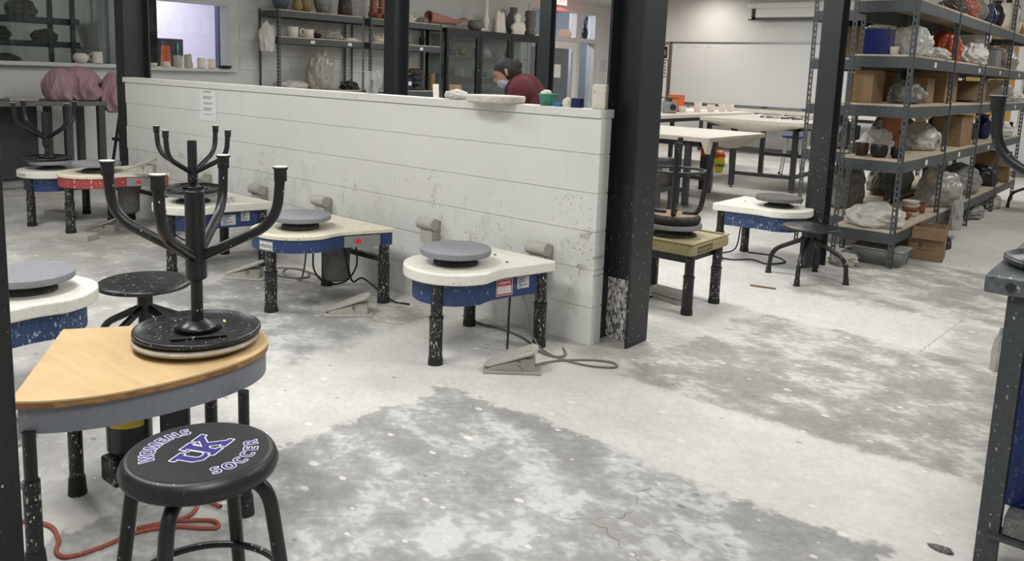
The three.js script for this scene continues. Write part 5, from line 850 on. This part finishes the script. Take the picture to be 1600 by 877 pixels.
// --- wall shelf units
{
  const y = 2.146, x = -9.9, g = 'sculptures on the top wall shelf';
  pot('vase', 'slate blue vase standing at the shelf corner post', 'vase', vase(0.13, 0.5, 0.6, 0.7), M.slate, x, y, -6.88, g); pot('pot', 'small brown jar at the left of the ochre vase', 'pot', vase(0.075, 0.16, 0.7, 0.75), M.ochre, x + 0.05, y, -7.12, g); pot('vase', 'tall ochre striped vase on the top wall shelf', 'vase', vase(0.1, 0.45, 0.8, 0.9), M.ochre, x, y, -7.3, g);
  pot('vase', 'grey glazed lumpy figure vase on the top wall shelf', 'vase', vase(0.12, 0.4, 0.5, 0.6), M.glazeGrey, x, y, -7.58, g); pot('sculpture', 'dark bark textured tower on the top wall shelf', 'sculpture', [[0, 0], [0.115, 0], [0.1, 0.15], [0.085, 0.3], [0.09, 0.5], [0, 0.5]], M.bark, x, y, -8.0, g);
  const lg = thing('leg_sculpture', 'pair of brown clay feet and ankles tied with cord', 'sculpture', [x + 0.08, y, -8.57]); for (const s of [-1, 1]) { mesh('ankle', lathe([[0, 0], [0.07, 0], [0.085, 0.05], [0.06, 0.14], [0.055, 0.25], [0.07, 0.4], [0, 0.4]], 20, 0, 0, s * 0.085), M.redClay, lg); mesh('foot', crumple(0.1, 0.05, 0.06, 160 + s, 0.08, 2, 0.7, 8).translate(0.08, 0, s * 0.09), M.redClay, lg); } mesh('cord', T(new THREE.TorusGeometry(0.12, 0.008, 6, 24), 0, 0.16, 0, Math.PI / 2).scale(0.7, 1, 1.3), M.ochre, lg);
  bag('coral_form', 'cream pierced coral-like form on the shelf behind the column', 'sculpture', M.bone, 0.2, 0.13, 0.22, x, y, -9.28, 161, 0.25); for (let k = 0; k < 14; k++) { const a = rr(-1.2, 1.2), h = rr(0.03, 0.11), m = mesh('hole', T(new THREE.SphereGeometry(rr(0.008, 0.014), 8, 6), -9.9 + 0.093 * Math.cos(a) , y + h, -9.28 + 0.1 * Math.sin(a)), M.glazeDark, null); scene.remove(m); delete used.hole; m.name = 'hole'; const c = scene.children.find(q => q.userData.label === 'cream pierced coral-like form on the shelf behind the column'); m.geometry.translate(-c.position.x, -c.position.y, -c.position.z); c.add(m); }
  bag('clay_scrap', 'grey crumpled clay piece next to the clay arm', 'sculpture', M.glazeGrey, 0.14, 0.09, 0.18, x + 0.1, y, -9.52, 163, 0.25);
  const y2 = 1.786;
  bag('plastic_sheet', 'plastic sheet hanging off the corner of the wall shelf', 'sheet', M.plastic, 0.12, 0.4, 0.22, -9.78, 1.56, -6.58, 165, 0.18);
  pot('jar', 'white jar on the middle wall shelf', 'jar', cup(0.07, 0.075, 0.14), M.whiteClay, -9.82, y2, -7.02); const mu = thing('mug', 'white mug with a big handle on the middle wall shelf', 'mug', [-9.82, y2, -7.28]); mesh('cup', lathe(cup(0.07, 0.078, 0.12), 30), M.whiteClay, mu); mesh('handle', T(new THREE.TorusGeometry(0.045, 0.01, 8, 20), 0, 0.08, 0.09, 0, Math.PI / 2), M.whiteClay, mu);
  pot('cup', 'black cup on the middle wall shelf', 'cup', cup(0.04, 0.045, 0.08), M.glazeDark, -9.82, y2, -7.44);
  bag('plastic_bag', 'crumpled clear plastic on the middle wall shelf', 'bag', M.clearBag, 0.3, 0.13, 0.36, -9.86, y2, -7.67, 167, 0.25); bag('clay_tools', 'heap of pale clay strips at the end of the shelf', 'clay', M.bone, 0.1, 0.04, 0.22, -9.78, y2, -8.03, 169, 0.2);
  bag('cloth_bag', 'dark rag behind the pale strips on the middle shelf', 'rag', M.dustDark, 0.12, 0.09, 0.24, -10.02, y2, -8.02, 170, 0.2);
  const cr = thing('coral_form', 'spiky cream coral form on the middle shelf by the column', 'sculpture', [-9.85, y2, -8.72]); mesh('base', crumple(0.1, 0.05, 0.2, 171, 0.15, 3, 0.6, 8), M.bone, cr); for (let k = 0; k < 9; k++) { const a = rr(-0.16, 0.16); mesh('spike', T(new THREE.ConeGeometry(0.022, rr(0.08, 0.17), 8), rr(-0.05, 0.05), 0.08, a, a * 2, 0, rr(-0.3, 0.3)), M.bone, cr); }
  pot('cup', 'pale cup on the middle shelf right of the column', 'cup', cup(0.045, 0.06, 0.1), M.glazeGrey, -9.9, y2, -9.28); pot('cup', 'dark tumbler on the middle shelf near the cabinet', 'cup', cup(0.04, 0.055, 0.14), M.glazeDark, -10.03, y2, -9.72);
  const y3 = 1.061;
  const bv = thing('wrapped_vase', 'tall pale vase wrapped in clear plastic on the lower wall shelf', 'vase', [-9.92, y3, -7.5]); mesh('vase', lathe([[0, 0], [0.1, 0], [0.13, 0.12], [0.12, 0.28], [0.07, 0.42], [0.075, 0.5], [0, 0.5]], 32), M.bisque, bv); mesh('wrap', crumple(0.17, 0.29, 0.19, 173, 0.15, 3, 0.9, 14).translate(0.02, 0.0, -0.05), M.clearBag, bv);
  bag('plastic_sheet', 'flat work under plastic on the lower wall shelf', 'sheet', M.plastic, 0.36, 0.13, 0.5, -9.88, y3, -7.02, 175, 0.12); bag('paper_bag', 'black and white crumpled heap on the lower wall shelf', 'bag', M.glazeDark, 0.2, 0.12, 0.3, -9.86, y3, -8.05, 177, 0.25);
  const bx = thing('blue_box', 'dark blue box with a white label on the lower shelf', 'box', [-9.84, y3, -9.12]); mesh('body', rspan(-0.1, 0.1, 0, 0.2, -0.13, 0.13, 0.006), M.glazeBlue, bx); mesh('label', span(0.1, 0.102, 0.08, 0.14, -0.11, 0.0), M.paper, bx);
  for (let k = 0; k < 4; k++) { const m = bag('folded_cloth', 'folded dark cloth in the pile on the lower shelf, ' + ['bottom one', 'second from below', 'third from below', 'top one'][k], 'cloth', k === 3 ? M.bark : M.darkSteel, 0.3, 0.085, 0.32, -9.86, y3 + k * 0.09, -9.42, 179 + k, 0.1, 'folded cloths'); }
  const rl = thing('wooden_roller', 'brown roll standing by the shelf end post', 'roll', [-9.79, y3, -9.74]); mesh('roll', cyl(0.05, 0.05, 0, 0.28), M.card, rl); mesh('core', cyl(0.02, 0.02, 0.28, 0.285), M.card, rl);
}
for (const [y, z, w, h, n] of [[1.58, -3.62, 0.4, 0.2, 'wide lumpy pot on the rack behind the long window'], [1.58, -4.2, 0.3, 0.16, 'small lumpy pot on the rack beside the pale mug'], [1.86, -3.3, 0.4, 0.3, 'round lumpy pot on the top shelf behind the long window'], [1.86, -3.95, 0.34, 0.24, 'lumpy pot on the top shelf behind the window by the column'], [1.24, -3.75, 0.36, 0.2, 'lumpy pot low on the window rack above the jacket']]) bag('wrapped_pot', n, 'pot', M.stoneware, 0.18, h * 0.85, w, -10.93, y, z, 300 + y * 10 + z, 0.14, 'lumpy pots behind the long window');
// over the door
bag('coral_form', 'white coral form on the ledge over the door', 'sculpture', M.bone, 0.1, 0.14, 0.36, XL - 0.03, 2.17, -14.05, 191, 0.25);
{ const a = thing('antler_vase', 'dark vase with tall curved branches over the sidelight', 'vase', [XL - 0.04, 2.17, -14.75]); mesh('body', lathe(vase(0.07, 0.28), 24), M.glazeDark, a); for (const s of [-1, 1]) mesh('branch', bent([[0, 0.26, 0], [0, 0.34, s * 0.05], [0, 0.46, s * 0.02 - 0.06]], 0.014, 0.04, 8), M.glazeDark, a); }
solo('wall_notice', span(XL, XL + 0.003, 1.5, 1.75, -15.6, -15.35), std(0xb9bac0, 0.9), 'small faint notice on the wall beside the sidelight', 'notice');

// ------------------------------------------------------------------ on the windowsills
pot('pot', 'round pale bisque pot on the long windowsill', 'pot', [[0, 0], [0.05, 0], [0.085, 0.05], [0.08, 0.09], [0.05, 0.115], [0.04, 0.115], [0, 0.02]], M.bisque, -10.1, 1.335, -4.27);
function mug(lab, x, y, z, r, h, mat, turn, grp) { const m = thing('mug', lab, 'mug', [x, y, z], turn, grp); mesh('cup', lathe([[0, 0], [r * 0.95, 0], [r, 0.01], [r * 0.94, h], [r * 0.94 - 0.005, h], [r * 0.9, 0.01], [0, 0.01]], 32), mat, m); mesh('handle', T(new THREE.TorusGeometry(h * 0.3, 0.008, 8, 22, Math.PI * 1.1), r * 0.9, h * 0.52, 0, 0, 0, -Math.PI * 0.55), mat, m); return m; }
mug('pale bisque mug on the long windowsill above the jacket', -10.1, 1.335, -4.46, 0.058, 0.14, M.bisque, -Math.PI * 0.72);
{
  const y = 1.32, g = 'unfired pots on the bright windowsill';
  pot('bowl', 'low wide grey bowl first on the bright windowsill', 'bowl', [[0, 0], [0.045, 0], [0.06, 0.03], [0.058, 0.045], [0.05, 0.042], [0, 0.01]], M.bisque, -10.1, y, -5.13, g); pot('cup', 'upturned tapered cup on the bright windowsill', 'cup', [[0, 0], [0.055, 0], [0.04, 0.068], [0, 0.07]], M.bisque, -10.1, y, -5.31, g); pot('cylinder_vase', 'grey cylinder vase with flared lip on the bright windowsill', 'vase', [[0, 0], [0.048, 0], [0.044, 0.08], [0.052, 0.15], [0.046, 0.15], [0.04, 0.02], [0, 0.01]], M.pedal, -10.1, y, -5.46, g); pot('cylinder_cup', 'tall grey cylinder cup on the bright windowsill', 'cup', cup(0.045, 0.045, 0.165), M.pedal, -10.09, y, -5.60, g);
  mug('cream mug with twisted handle on the bright windowsill', -10.09, y, -5.785, 0.052, 0.13, M.bone, -Math.PI * 0.5 + 2.6, g); mug('last cream mug on the bright windowsill, handle outward', -10.09, y, -5.93, 0.048, 0.12, M.bone, -Math.PI * 0.5 + 3.5, g);
  // beyond the glass
  solo('blackout_screen', span(-10.42, -10.40, 1.2, 2.3, -5.36, -4.97), M.blackClean, 'black panel behind the start of the bright window', 'panel');
  const bw = thing('black_board', 'black board with an orange tipped brush shape in the bright room', 'board', [-11.9, 0, -6.2]); mesh('panel', span(0, 0.02, 1.0, 1.72, -0.32, 0.2), M.glazeDark, bw); mesh('brush', [cyl(0.012, 0.012, 1.3, 1.58, 0.04, -0.22), cyl(0.02, 0.002, 1.58, 1.68, 0.04, -0.22)], M.teal, bw);
  pot('bottle', 'orange bottle standing inside the bright room', 'bottle', vase(0.07, 0.5, 0.8, 0.7), M.orange, -11.0, 1.1, -5.78); pot('jug', 'white jug inside the bright room behind the mugs', 'jug', vase(0.09, 0.36, 0.7, 0.8), M.whiteClay, -10.85, 1.1, -5.92); pot('bottle', 'red orange bottle inside the bright room behind the mugs', 'bottle', vase(0.05, 0.4, 0.5, 0.4), M.orange, -10.95, 1.1, -6.1);
  solo('side_table', [span(-11.3, -10.5, 1.06, 1.1, -7.2, -5.4), span(-11.25, -11.2, 0.02, 1.06, -5.5, -5.45), span(-10.6, -10.55, 0.02, 1.06, -5.5, -5.45), span(-11.25, -11.2, 0.02, 1.06, -7.15, -7.1), span(-10.6, -10.55, 0.02, 1.06, -7.15, -7.1)], M.whitePlastic, 'white counter just inside the bright room', 'table');
  solo('door_post', span(-12.6, -12.5, 0.02, CEIL, -7.62, -7.48), std(0x2c3048, 0.5), 'dark blue post in the bright room', 'post');
  pot('bottle', 'tall black bottle silhouette at the end of the bright window', 'bottle', [[0, 0], [0.085, 0], [0.085, 0.5], [0.05, 0.56], [0.05, 0.64], [0, 0.65]], M.glazeDark, -10.75, 1.1, -6.72);
  pot('dish', 'flat black dish on the sill at the end of the bright window', 'dish', cup(0.08, 0.1, 0.04), M.glazeDark, -10.09, y, -6.12);
}
// ------------------------------------------------------------------ jacket table at the far side
{
  const t = thing('metal_bench', 'dark metal bench along the window wall under the pink jacket', 'table', [0, 0, 0]);
  mesh('bench_top', rspan(-9.95, -9.3, 0.88, 0.93, -4.19, -2.0, 0.005), M.dustDark, t); mesh('back_panel', span(-9.95, -9.93, 0.1, 0.88, -3.7, -2.0), M.darkSteel, t); for (const z of [-3.79, -4.14, -2.1]) for (const x of [-9.35, -9.88]) mesh('leg', span(x - 0.035, x + 0.035, 0, 0.88, z - 0.035, z + 0.035), M.darkSteel, t); mesh('foot_rail', beam(V(-9.35, 0.16, -3.79), V(-9.35, 0.16, -2.1), 0.04, 0.04), M.darkSteel, t);
  solo('tool_tray', rbox(0.16, 0.035, 0.28, 0.006, -9.45, 0.948, -3.38), M.dust, 'flat grey tray on the bench left of the jacket', 'tray');
  const j = thing('pink_jacket', 'dusty pink quilted jacket heaped on the metal bench', 'jacket', [-9.5, 0.93, -3.98]);
  const drape = (sx, sy, sz, seed, n, amp, lean = 0, detail = 40) => {   // heaped cloth: folds run down from the top ridge
    let g = new THREE.IcosahedronGeometry(1, detail); g.deleteAttribute('uv'); g.deleteAttribute('normal'); g = mergeVertices(g, 1e-5);
    const p = g.attributes.position;
    for (let i = 0; i < p.count; i++) {
      let x = p.getX(i), y = p.getY(i), z = p.getZ(i);
      const a = Math.atan2(x, z), low = smooth(0.95, -0.2, y), w = 4.2 * n3(x * 1.3 + seed, y * 1.3, z * 1.3 + seed);
      const fold = 1 - Math.abs(Math.sin(a * n * 0.5 + w * 2 + lean * y)), fine = 1 - Math.abs(Math.sin(a * n * 1.3 + w * 3 - lean * 2 * y + seed));
      const k = 1 + amp * (fold * 1.1 - 0.5) * (0.35 + low) + amp * 0.3 * (fine - 0.5) + 0.12 * (n3(x * 2 + seed, y * 2, z * 2) - 0.5);
      x *= k; z *= k; y *= 1 + 0.25 * (n3(x * 2.4 + seed * 2, 3, z * 2.4) - 0.5); if (y < -0.62) y = -0.62 + (y + 0.62) * 0.1;
      p.setXYZ(i, x * sx, (y + 0.66) * sy, z * sz);
    }
    g.computeBoundingBox(); g.translate(0, -g.boundingBox.min.y, 0); g.computeVertexNormals(); return g;
  };
  mesh('body', drape(0.2, 0.225, 0.23, 2, 7, 0.2, 1.2), M.clothPink, j); mesh('hood', drape(0.19, 0.21, 0.17, 8, 6, 0.16, -1).translate(0.03, 0.0, 0.2), M.clothPink, j);
  mesh('sleeve', drape(0.15, 0.26, 0.13, 5, 6, 0.2, 0.8).translate(0.09, -0.12, -0.33), M.clothPink, j); mesh('lining', crumple(0.12, 0.12, 0.09, 207, 0.1, 3, 0.7, 10).translate(0.04, -0.14, -0.37), M.bone, j);
  const e = thing('step_ladder', 'small black folding ladder leaning by the far column', 'ladder', [-8.6, 0, -4.05]); mesh('rail', beam(V(0.0, 0.02, 0.05), V(0.0, 0.86, -0.1), 0.03, 0.02), M.black, e); mesh('rail', beam(V(-0.3, 0.02, 0.05), V(-0.3, 0.86, -0.1), 0.03, 0.02), M.black, e); mesh('rail', beam(V(0, 0.02, -0.35), V(0, 0.86, -0.12), 0.03, 0.02), M.black, e); for (const y of [0.3, 0.55]) mesh('tread', span(-0.31, 0.01, y - 0.015, y + 0.015, -0.1 + 0.1 * (0.55 - y), 0.0 + 0.1 * (0.55 - y)), M.black, e);
}
// ------------------------------------------------------------------ on the cap of the low wall
{
  const j = thing('plastic_jug', 'clear plastic pitcher standing on the low wall cap', 'jug', [-4.12, CAP, -3.555]); mesh('body', lathe([[0, 0], [0.038, 0], [0.052, 0.145], [0.049, 0.145], [0.036, 0.005], [0, 0.005]], 32), M.clear, j); mesh('rim', lathe([[0.05, 0.135], [0.056, 0.138], [0.056, 0.146], [0.05, 0.146]], 32), M.clear, j); mesh('handle', bent([[0.045, 0.125, 0], [0.085, 0.12, 0], [0.085, 0.05, 0], [0.045, 0.04, 0]], 0.006, 0.02, 8), M.clear, j); for (const [x, z] of [[0.012, 0.01], [-0.015, -0.005]]) mesh('tool_inside', bar(V(x, 0.008, z), V(x * 1.6, 0.09, z), 0.006, 8), M.glazeDark, j);
  const b = solo('plaster_bat', lathe([[0, 0], [0.155, 0], [0.168, 0.008], [0.17, 0.032], [0.165, 0.04], [0, 0.04]], 64), M.plaster, 'round plaster bat overhanging the low wall cap', 'plaster bat'); b.position.set(-3.015, CAP, -3.50); { const p = b.geometry.attributes.position; for (let i = 0; i < p.count; i++) if (p.getY(i) < 0.02) { const k = 1 - 0.03 * vn(p.getX(i) * 60, p.getZ(i) * 60); p.setX(i, p.getX(i) * k); p.setZ(i, p.getZ(i) * k); } b.geometry.computeVertexNormals(); }
  solo('fire_brick', T(rbox(0.07, 0.125, 0.075, 0.008, 0, 0.0625, 0), -2.345, CAP, -3.545, 0, 0.35), M.plaster, 'pale square brick standing at the end of the wall cap', 'brick');
  bag('plastic_bag', 'crumpled clear plastic on the low wall cap beside the bat', 'bag', M.plastic, 0.16, 0.055, 0.1, -3.36, CAP, -3.55, 211, 0.2);
  const k = thing('teal_basket', 'small teal slotted basket on the low wall cap', 'basket', [-2.69, CAP, -3.56]); mesh('shell', lathe([[0, 0.0], [0.04, 0.0], [0.052, 0.062], [0.05, 0.062], [0.037, 0.004], [0, 0.004]], 4).rotateY(Math.PI / 4), M.teal, k); mesh('rim', T(new THREE.TorusGeometry(0.052, 0.003, 6, 4), 0, 0.061, 0, Math.PI / 2, 0, 0).rotateY(Math.PI / 4), M.teal, k); mesh('cloth_inside', crumple(0.03, 0.02, 0.03, 213, 0.2, 3, 0.6, 6).translate(-0.01, 0.05, 0), M.whiteClay, k);
  solo('sponge', rbox(0.045, 0.018, 0.035, 0.005, -2.61, CAP + 0.009, -3.545), std(0x2f6fa8, 0.9), 'flat blue sponge next to the teal basket', 'sponge'); bag('paper_bag', 'cream crumpled paper beside the blue sponge', 'bag', M.bone, 0.05, 0.048, 0.04, -2.56, CAP, -3.56, 215, 0.25);
  solo('blue_tin', rbox(0.055, 0.05, 0.045, 0.004, -2.496, CAP + 0.025, -3.56), M.glazeBlue, 'small dark blue box on the low wall cap', 'box'); pot('glass', 'tiny clear glass jar on the wall cap beside the brick', 'jar', cup(0.012, 0.014, 0.04, 0.002), M.clear, -2.43, CAP, -3.57);
}
// ------------------------------------------------------------------ steel bench at the right
{
  const b = thing('steel_bench', 'dark steel bench on casters at the right edge', 'table', [0, 0, 0]);
  mesh('bench_top', rspan(-0.402, 1.2, 0.84, 0.893, -4.3, -2.655, 0.006), tex(speckle('#555b5c', ['#9a9a96', '#7d807f', '#b9b8b2'], 380, 0.5, 5, 0.3, 14), 0.3, 0.2), b);
  const lm = tex(speckle('#343a3b', ['#a9a79f', '#8d8b85', '#6f7170'], 520, 0.4, 3.6, 0.5, 8), 0.5);
  for (const [x, z, s] of [[-0.315, -2.71, 1], [1.1, -2.71, -1], [-0.315, -4.2, 1], [1.1, -4.2, -1]]) {
    const l = mesh('leg', span(x - 0.028, x + 0.028, 0.0, 0.84, z - 0.028, z + 0.028), lm, b), cx = x + s * 0.13;
    mesh('caster_plate', span(Math.min(x, cx), Math.max(x, cx) + 0.03, 0.1, 0.112, z - 0.04, z + 0.04), M.darkSteel, l); mesh('caster_wheel', T(cyl(0.048, 0.048, -0.018, 0.018), cx, 0.05, z, 0, 0, Math.PI / 2), M.rubber, l);
    for (const q of [-0.024, 0.024]) mesh('caster_fork', span(cx + q - 0.003, cx + q + 0.003, 0.04, 0.1, z - 0.02, z + 0.02), M.darkSteel, l);
  }
  mesh('bolt', T(cyl(0.013, 0.013, 0, 0.006, 0, 0, 16), -0.335, 0.866, -2.655, Math.PI / 2), M.rubber, b);
  mesh('lower_shelf', rspan(-0.28, 1.05, 0.115, 0.17, -4.2, -2.69, 0.004), M.dustDark, b);
  const bin = thing('blue_bin', 'scuffed blue plastic bin standing on the lower shelf of the bench', 'bin', [-0.035, 0.17, -3.05]); mesh('shell', lathe([[0, 0], [0.38, 0], [0.43, 0.55], [0.42, 0.55], [0.37, 0.01], [0, 0.01]], 4).rotateY(Math.PI / 4), M.blueBin, bin); mesh('rim', rspan(-0.315, 0.315, 0.53, 0.56, -0.315, 0.315, 0.01), M.blueBin, bin);
  bag('cloth_rag', 'wet pale rag hanging on the far side of the bench leg', 'rag', M.clearBag, 0.035, 0.12, 0.04, -0.362, 0.57, -2.80, 221, 0.2);
  bag('clay_scrap', 'crumb of dried clay on the floor by the bench', 'scrap', M.dustDark, 0.07, 0.012, 0.03, -0.43, 0, -2.69, 223, 0.2);
}
// post at the left edge
{ const p = thing('steel_post', 'black speckled steel post at the left edge', 'post', [-1.932, 0, -0.606]); mesh('shaft', rspan(-0.03, 0.03, 0, CEIL, -0.03, 0.03, 0.004), M.black, p); mesh('base_plate', rspan(-0.07, 0.07, 0, 0.012, -0.07, 0.07, 0.003), M.black, p); }
// ------------------------------------------------------------------ the person
{
  const cap = (p, a, b, ra, rb) => { const ab = b.clone().sub(a), L = ab.lengthSq() || 1e-9, t = clamp(((p.x - a.x) * ab.x + (p.y - a.y) * ab.y + (p.z - a.z) * ab.z) / L); return Math.hypot(p.x - a.x - ab.x * t, p.y - a.y - ab.y * t, p.z - a.z - ab.z * t) - (ra + (rb - ra) * t); };
  const smin = (a, b, k) => { const h = clamp(0.5 + 0.5 * (b - a) / k); return b + (a - b) * h - k * h * (1 - h); };
  function field(bones, k, cx, cy, cz, half, n, maxp = 60000) {
    const mc = new MarchingCubes(n, new THREE.MeshStandardMaterial(), false, false, maxp); mc.isolation = 0; const p = V(0, 0, 0);
    for (let z = 0; z < n; z++) for (let y = 0; y < n; y++) for (let x = 0; x < n; x++) { p.set(cx + (x - n / 2) / (n / 2) * half, cy + (y - n / 2) / (n / 2) * half, cz + (z - n / 2) / (n / 2) * half); let d = 9; for (const q of bones) d = smin(d, typeof q === 'function' ? q(p) : cap(p, q[0], q[1], q[2], q[3]), k); mc.field[x + y * n + z * n * n] = -d; }
    mc.update(); let g = new THREE.BufferGeometry(); g.setAttribute('position', new THREE.BufferAttribute(mc.positionArray.slice(0, mc.count * 3), 3)); g = mergeVertices(g, 1e-4); g.scale(half, half, half); g.translate(cx, cy, cz); g.computeVertexNormals(); return g;
  }
  const O = V(-4.335, 0, -5.59), f = V(-0.77, 0, 0.64), r = V(0.64, 0, 0.77);
  const at = (fw, up, rt) => V(f.x * fw + r.x * rt, up, f.z * fw + r.z * rt);
  const P = thing('person', 'person in a maroon sweater and face mask bending over a table behind the wall', 'person', [O.x, 0, O.z]);
  const pel = at(-0.02, 0.93, 0), wst = at(0.02, 1.06, 0), ch = at(0.13, 1.24, 0), nb = at(0.19, 1.335, 0), hd = at(0.285, 1.41, 0);
  const sh = s => at(0.15, 1.285, s * 0.165), el = s => at(0.26, 1.05, s * 0.235), wr = s => at(0.46, 1.0, s * 0.12), hip = s => at(-0.02, 0.9, s * 0.09), kn = s => at(0.02, 0.48, s * 0.1), an = s => at(-0.03, 0.08, s * 0.1);
  const body = [[pel, wst, 0.13, 0.115], [wst, ch, 0.115, 0.125], [ch, nb, 0.12, 0.06], [nb, at(0.255, 1.37, 0), 0.052, 0.05], [at(-0.04, 0.92, 0.05), at(-0.04, 0.92, -0.05), 0.11, 0.11], [sh(1), sh(-1), 0.07, 0.07]];
  for (const s of [1, -1]) body.push([sh(s), el(s), 0.05, 0.04], [el(s), wr(s), 0.038, 0.026], [hip(s), kn(s), 0.085, 0.055], [kn(s), an(s), 0.055, 0.036], [an(s), at(0.13, 0.04, s * 0.11), 0.04, 0.03]);
  const parts = [field(body, 0.035, 0.0, 0.8, 0, 0.86, 118)];
  // head
  const ell = (c, a, b, d, e) => (p) => { const q = p.clone().sub(c), u = q.dot(f), w = q.dot(r), y = q.y, uu = u * Math.cos(e) + y * Math.sin(e), yy = -u * Math.sin(e) + y * Math.cos(e); const k = Math.hypot(uu / a, yy / b, w / d); return (k - 1) * Math.min(a, b, d); };
  const tl = -0.45, off = (u, y, w) => V(f.x * (u * Math.cos(tl) - y * Math.sin(tl)) + r.x * w, u * Math.sin(tl) + y * Math.cos(tl), f.z * (u * Math.cos(tl) - y * Math.sin(tl)) + r.z * w).add(hd);
  const headB = [ell(hd, 0.095, 0.105, 0.075, tl), ell(off(0.035, -0.055, 0), 0.06, 0.065, 0.055, tl), [off(0.09, -0.005, 0), off(0.108, -0.03, 0), 0.008, 0.013], [off(0.085, -0.07, 0), off(0.09, -0.075, 0), 0.016, 0.016], [off(-0.005, -0.02, 0.075), off(-0.012, 0.015, 0.08), 0.01, 0.014], [off(-0.005, -0.02, -0.075), off(-0.012, 0.015, -0.08), 0.01, 0.014], [off(-0.03, -0.09, 0), nb, 0.052, 0.055]];
  parts.push(field(headB, 0.015, hd.x, hd.y - 0.02, hd.z, 0.17, 84));
  for (const s of [1, -1]) { // hands
    const w0 = wr(s), dir = at(0.08, -0.03, -s * 0.02).normalize(), side = r.clone().multiplyScalar(s), dn = V(0, -1, 0), pm = w0.clone().addScaledVector(dir, 0.055), H = [[w0, pm, 0.024, 0.03], [pm.clone().addScaledVector(side, 0.02), pm.clone().addScaledVector(side, -0.02), 0.022, 0.022]];
    for (let k = 0; k < 4; k++) { const b = pm.clone().addScaledVector(side, -0.03 + 0.02 * k).addScaledVector(dir, 0.02), L = [0.036, 0.042, 0.04, 0.03][k], m = b.clone().addScaledVector(dir, L).addScaledVector(dn, 0.004), t = m.clone().addScaledVector(dir, L * 0.5).addScaledVector(dn, L * 0.7); H.push([b, m, 0.009, 0.0085], [m, t, 0.0085, 0.0075]); }
    const tb = w0.clone().addScaledVector(dir, 0.03).addScaledVector(side, -0.028), t1_ = tb.clone().addScaledVector(side, -0.022).addScaledVector(dir, 0.025); H.push([tb, t1_, 0.011, 0.0095], [t1_, t1_.clone().addScaledVector(dir, 0.025).addScaledVector(dn, 0.01), 0.0095, 0.008]);
    parts.push(field(H, 0.006, pm.x, pm.y - 0.01, pm.z, 0.115, 72));
  }
  const skin = std(0xa07e6e, 0.65);
  mesh('body', parts, skin, P);
  const sw = [[wst.clone().add(V(0, -0.05, 0)), ch, 0.15, 0.152], [ch, at(0.175, 1.30, 0), 0.14, 0.085], [at(0.02, 1.22, 0), at(0.09, 1.3, 0), 0.1, 0.1], [sh(1), sh(-1), 0.092, 0.092]]; for (const s of [1, -1]) sw.push([sh(s), el(s), 0.08, 0.062], [el(s), wr(s).clone().lerp(el(s), 0.15), 0.06, 0.042]);
  { const g = field(sw, 0.05, 0.0, 1.15, 0, 0.56, 100), p = g.attributes.position; g.computeVertexNormals(); const nn = g.attributes.normal; for (let i = 0; i < p.count; i++) { const x = p.getX(i), y = p.getY(i), z = p.getZ(i), d = 0.016 * (n3(x * 9, y * 14, z * 9) - 0.5) + 0.008 * (n3(x * 25, y * 30, z * 25) - 0.5); p.setXYZ(i, x + nn.getX(i) * d, y + nn.getY(i) * d, z + nn.getZ(i) * d); } g.computeVertexNormals(); mesh('sweater', g, M.cloth, P); }
  const pt = [[hip(1), hip(-1), 0.125, 0.125]]; for (const s of [1, -1]) pt.push([hip(s), kn(s), 0.105, 0.075], [kn(s), an(s).clone().add(V(0, 0.03, 0)), 0.073, 0.058]); mesh('trousers', field(pt, 0.03, 0, 0.53, 0, 0.56, 80), std(0x23262d, 0.9), P);
  for (const s of [1, -1]) mesh('shoe', T(crumple(0.05, 0.07, 0.14, 5, 0.03, 2, 0.55, 8), 0.1 * s * r.x + f.x * 0.04, 0, 0.1 * s * r.z + f.z * 0.04, 0, Math.atan2(f.x, f.z), 0), M.glazeDark, P);
  // hair swept back into a low bun
  const hair = [ell(off(-0.012, 0.012, 0), 0.104, 0.108, 0.086, tl), [off(-0.07, 0.0, 0), off(-0.09, -0.035, 0), 0.05, 0.045], [off(-0.115, 0.03, 0), off(-0.125, 0.015, 0), 0.038, 0.036]];
  const face = ell(off(0.1, -0.045, 0), 0.095, 0.1, 0.2, tl), g0 = (p) => { let d = 9; for (const q of hair) d = smin(d, typeof q === 'function' ? q(p) : cap(p, q[0], q[1], q[2], q[3]), 0.02); return Math.max(d + 0.003 * (n3(p.x * 60, p.y * 60, p.z * 60) - 0.5), -face(p)); };
  mesh('hair', field([g0], 0.001, hd.x, hd.y, hd.z, 0.19, 84), std(0x120e0d, 0.75), P);
  mesh('face_mask', field([(p) => Math.max(ell(off(0.036, -0.06, 0), 0.067, 0.066, 0.06, tl)(p), -ell(off(-0.05, 0.0, 0), 0.115, 0.09, 0.2, tl + 0.2)(p))], 0.001, hd.x, hd.y - 0.03, hd.z, 0.15, 72), std(0x9aa4b0, 0.8), P);
  for (const s of [1, -1]) mesh('eye', T(new THREE.SphereGeometry(0.009, 12, 8), ...off(0.086, 0.004, s * 0.03).toArray()), M.glazeDark, P);
  const tb = workTable('work table hidden behind the low wall in front of the person', -5.8, -4.6, -5.3, -4.4, 0.93, [[-5.7, -5.2], [-4.7, -5.2], [-5.7, -4.5], [-4.7, -4.5]], {});
  solo('plaster_tile', T(rbox(0.05, 0.36, 0.02, 0.004, 0, 0.18, 0), -5.0, 0.93, -5.05, 0, 0.7, 0.06), M.whiteClay, 'narrow white tile standing in front of the person', 'tile');
  carton('small brown box standing between the white tile and the person', 0.1, 0.36, 0.08, -4.86, 0.93, -5.12, 0.7, M.card);
}

scene.traverse(o => { if (o.isMesh) { o.castShadow = true; o.receiveShadow = true; } });
renderer.render(scene, camera);
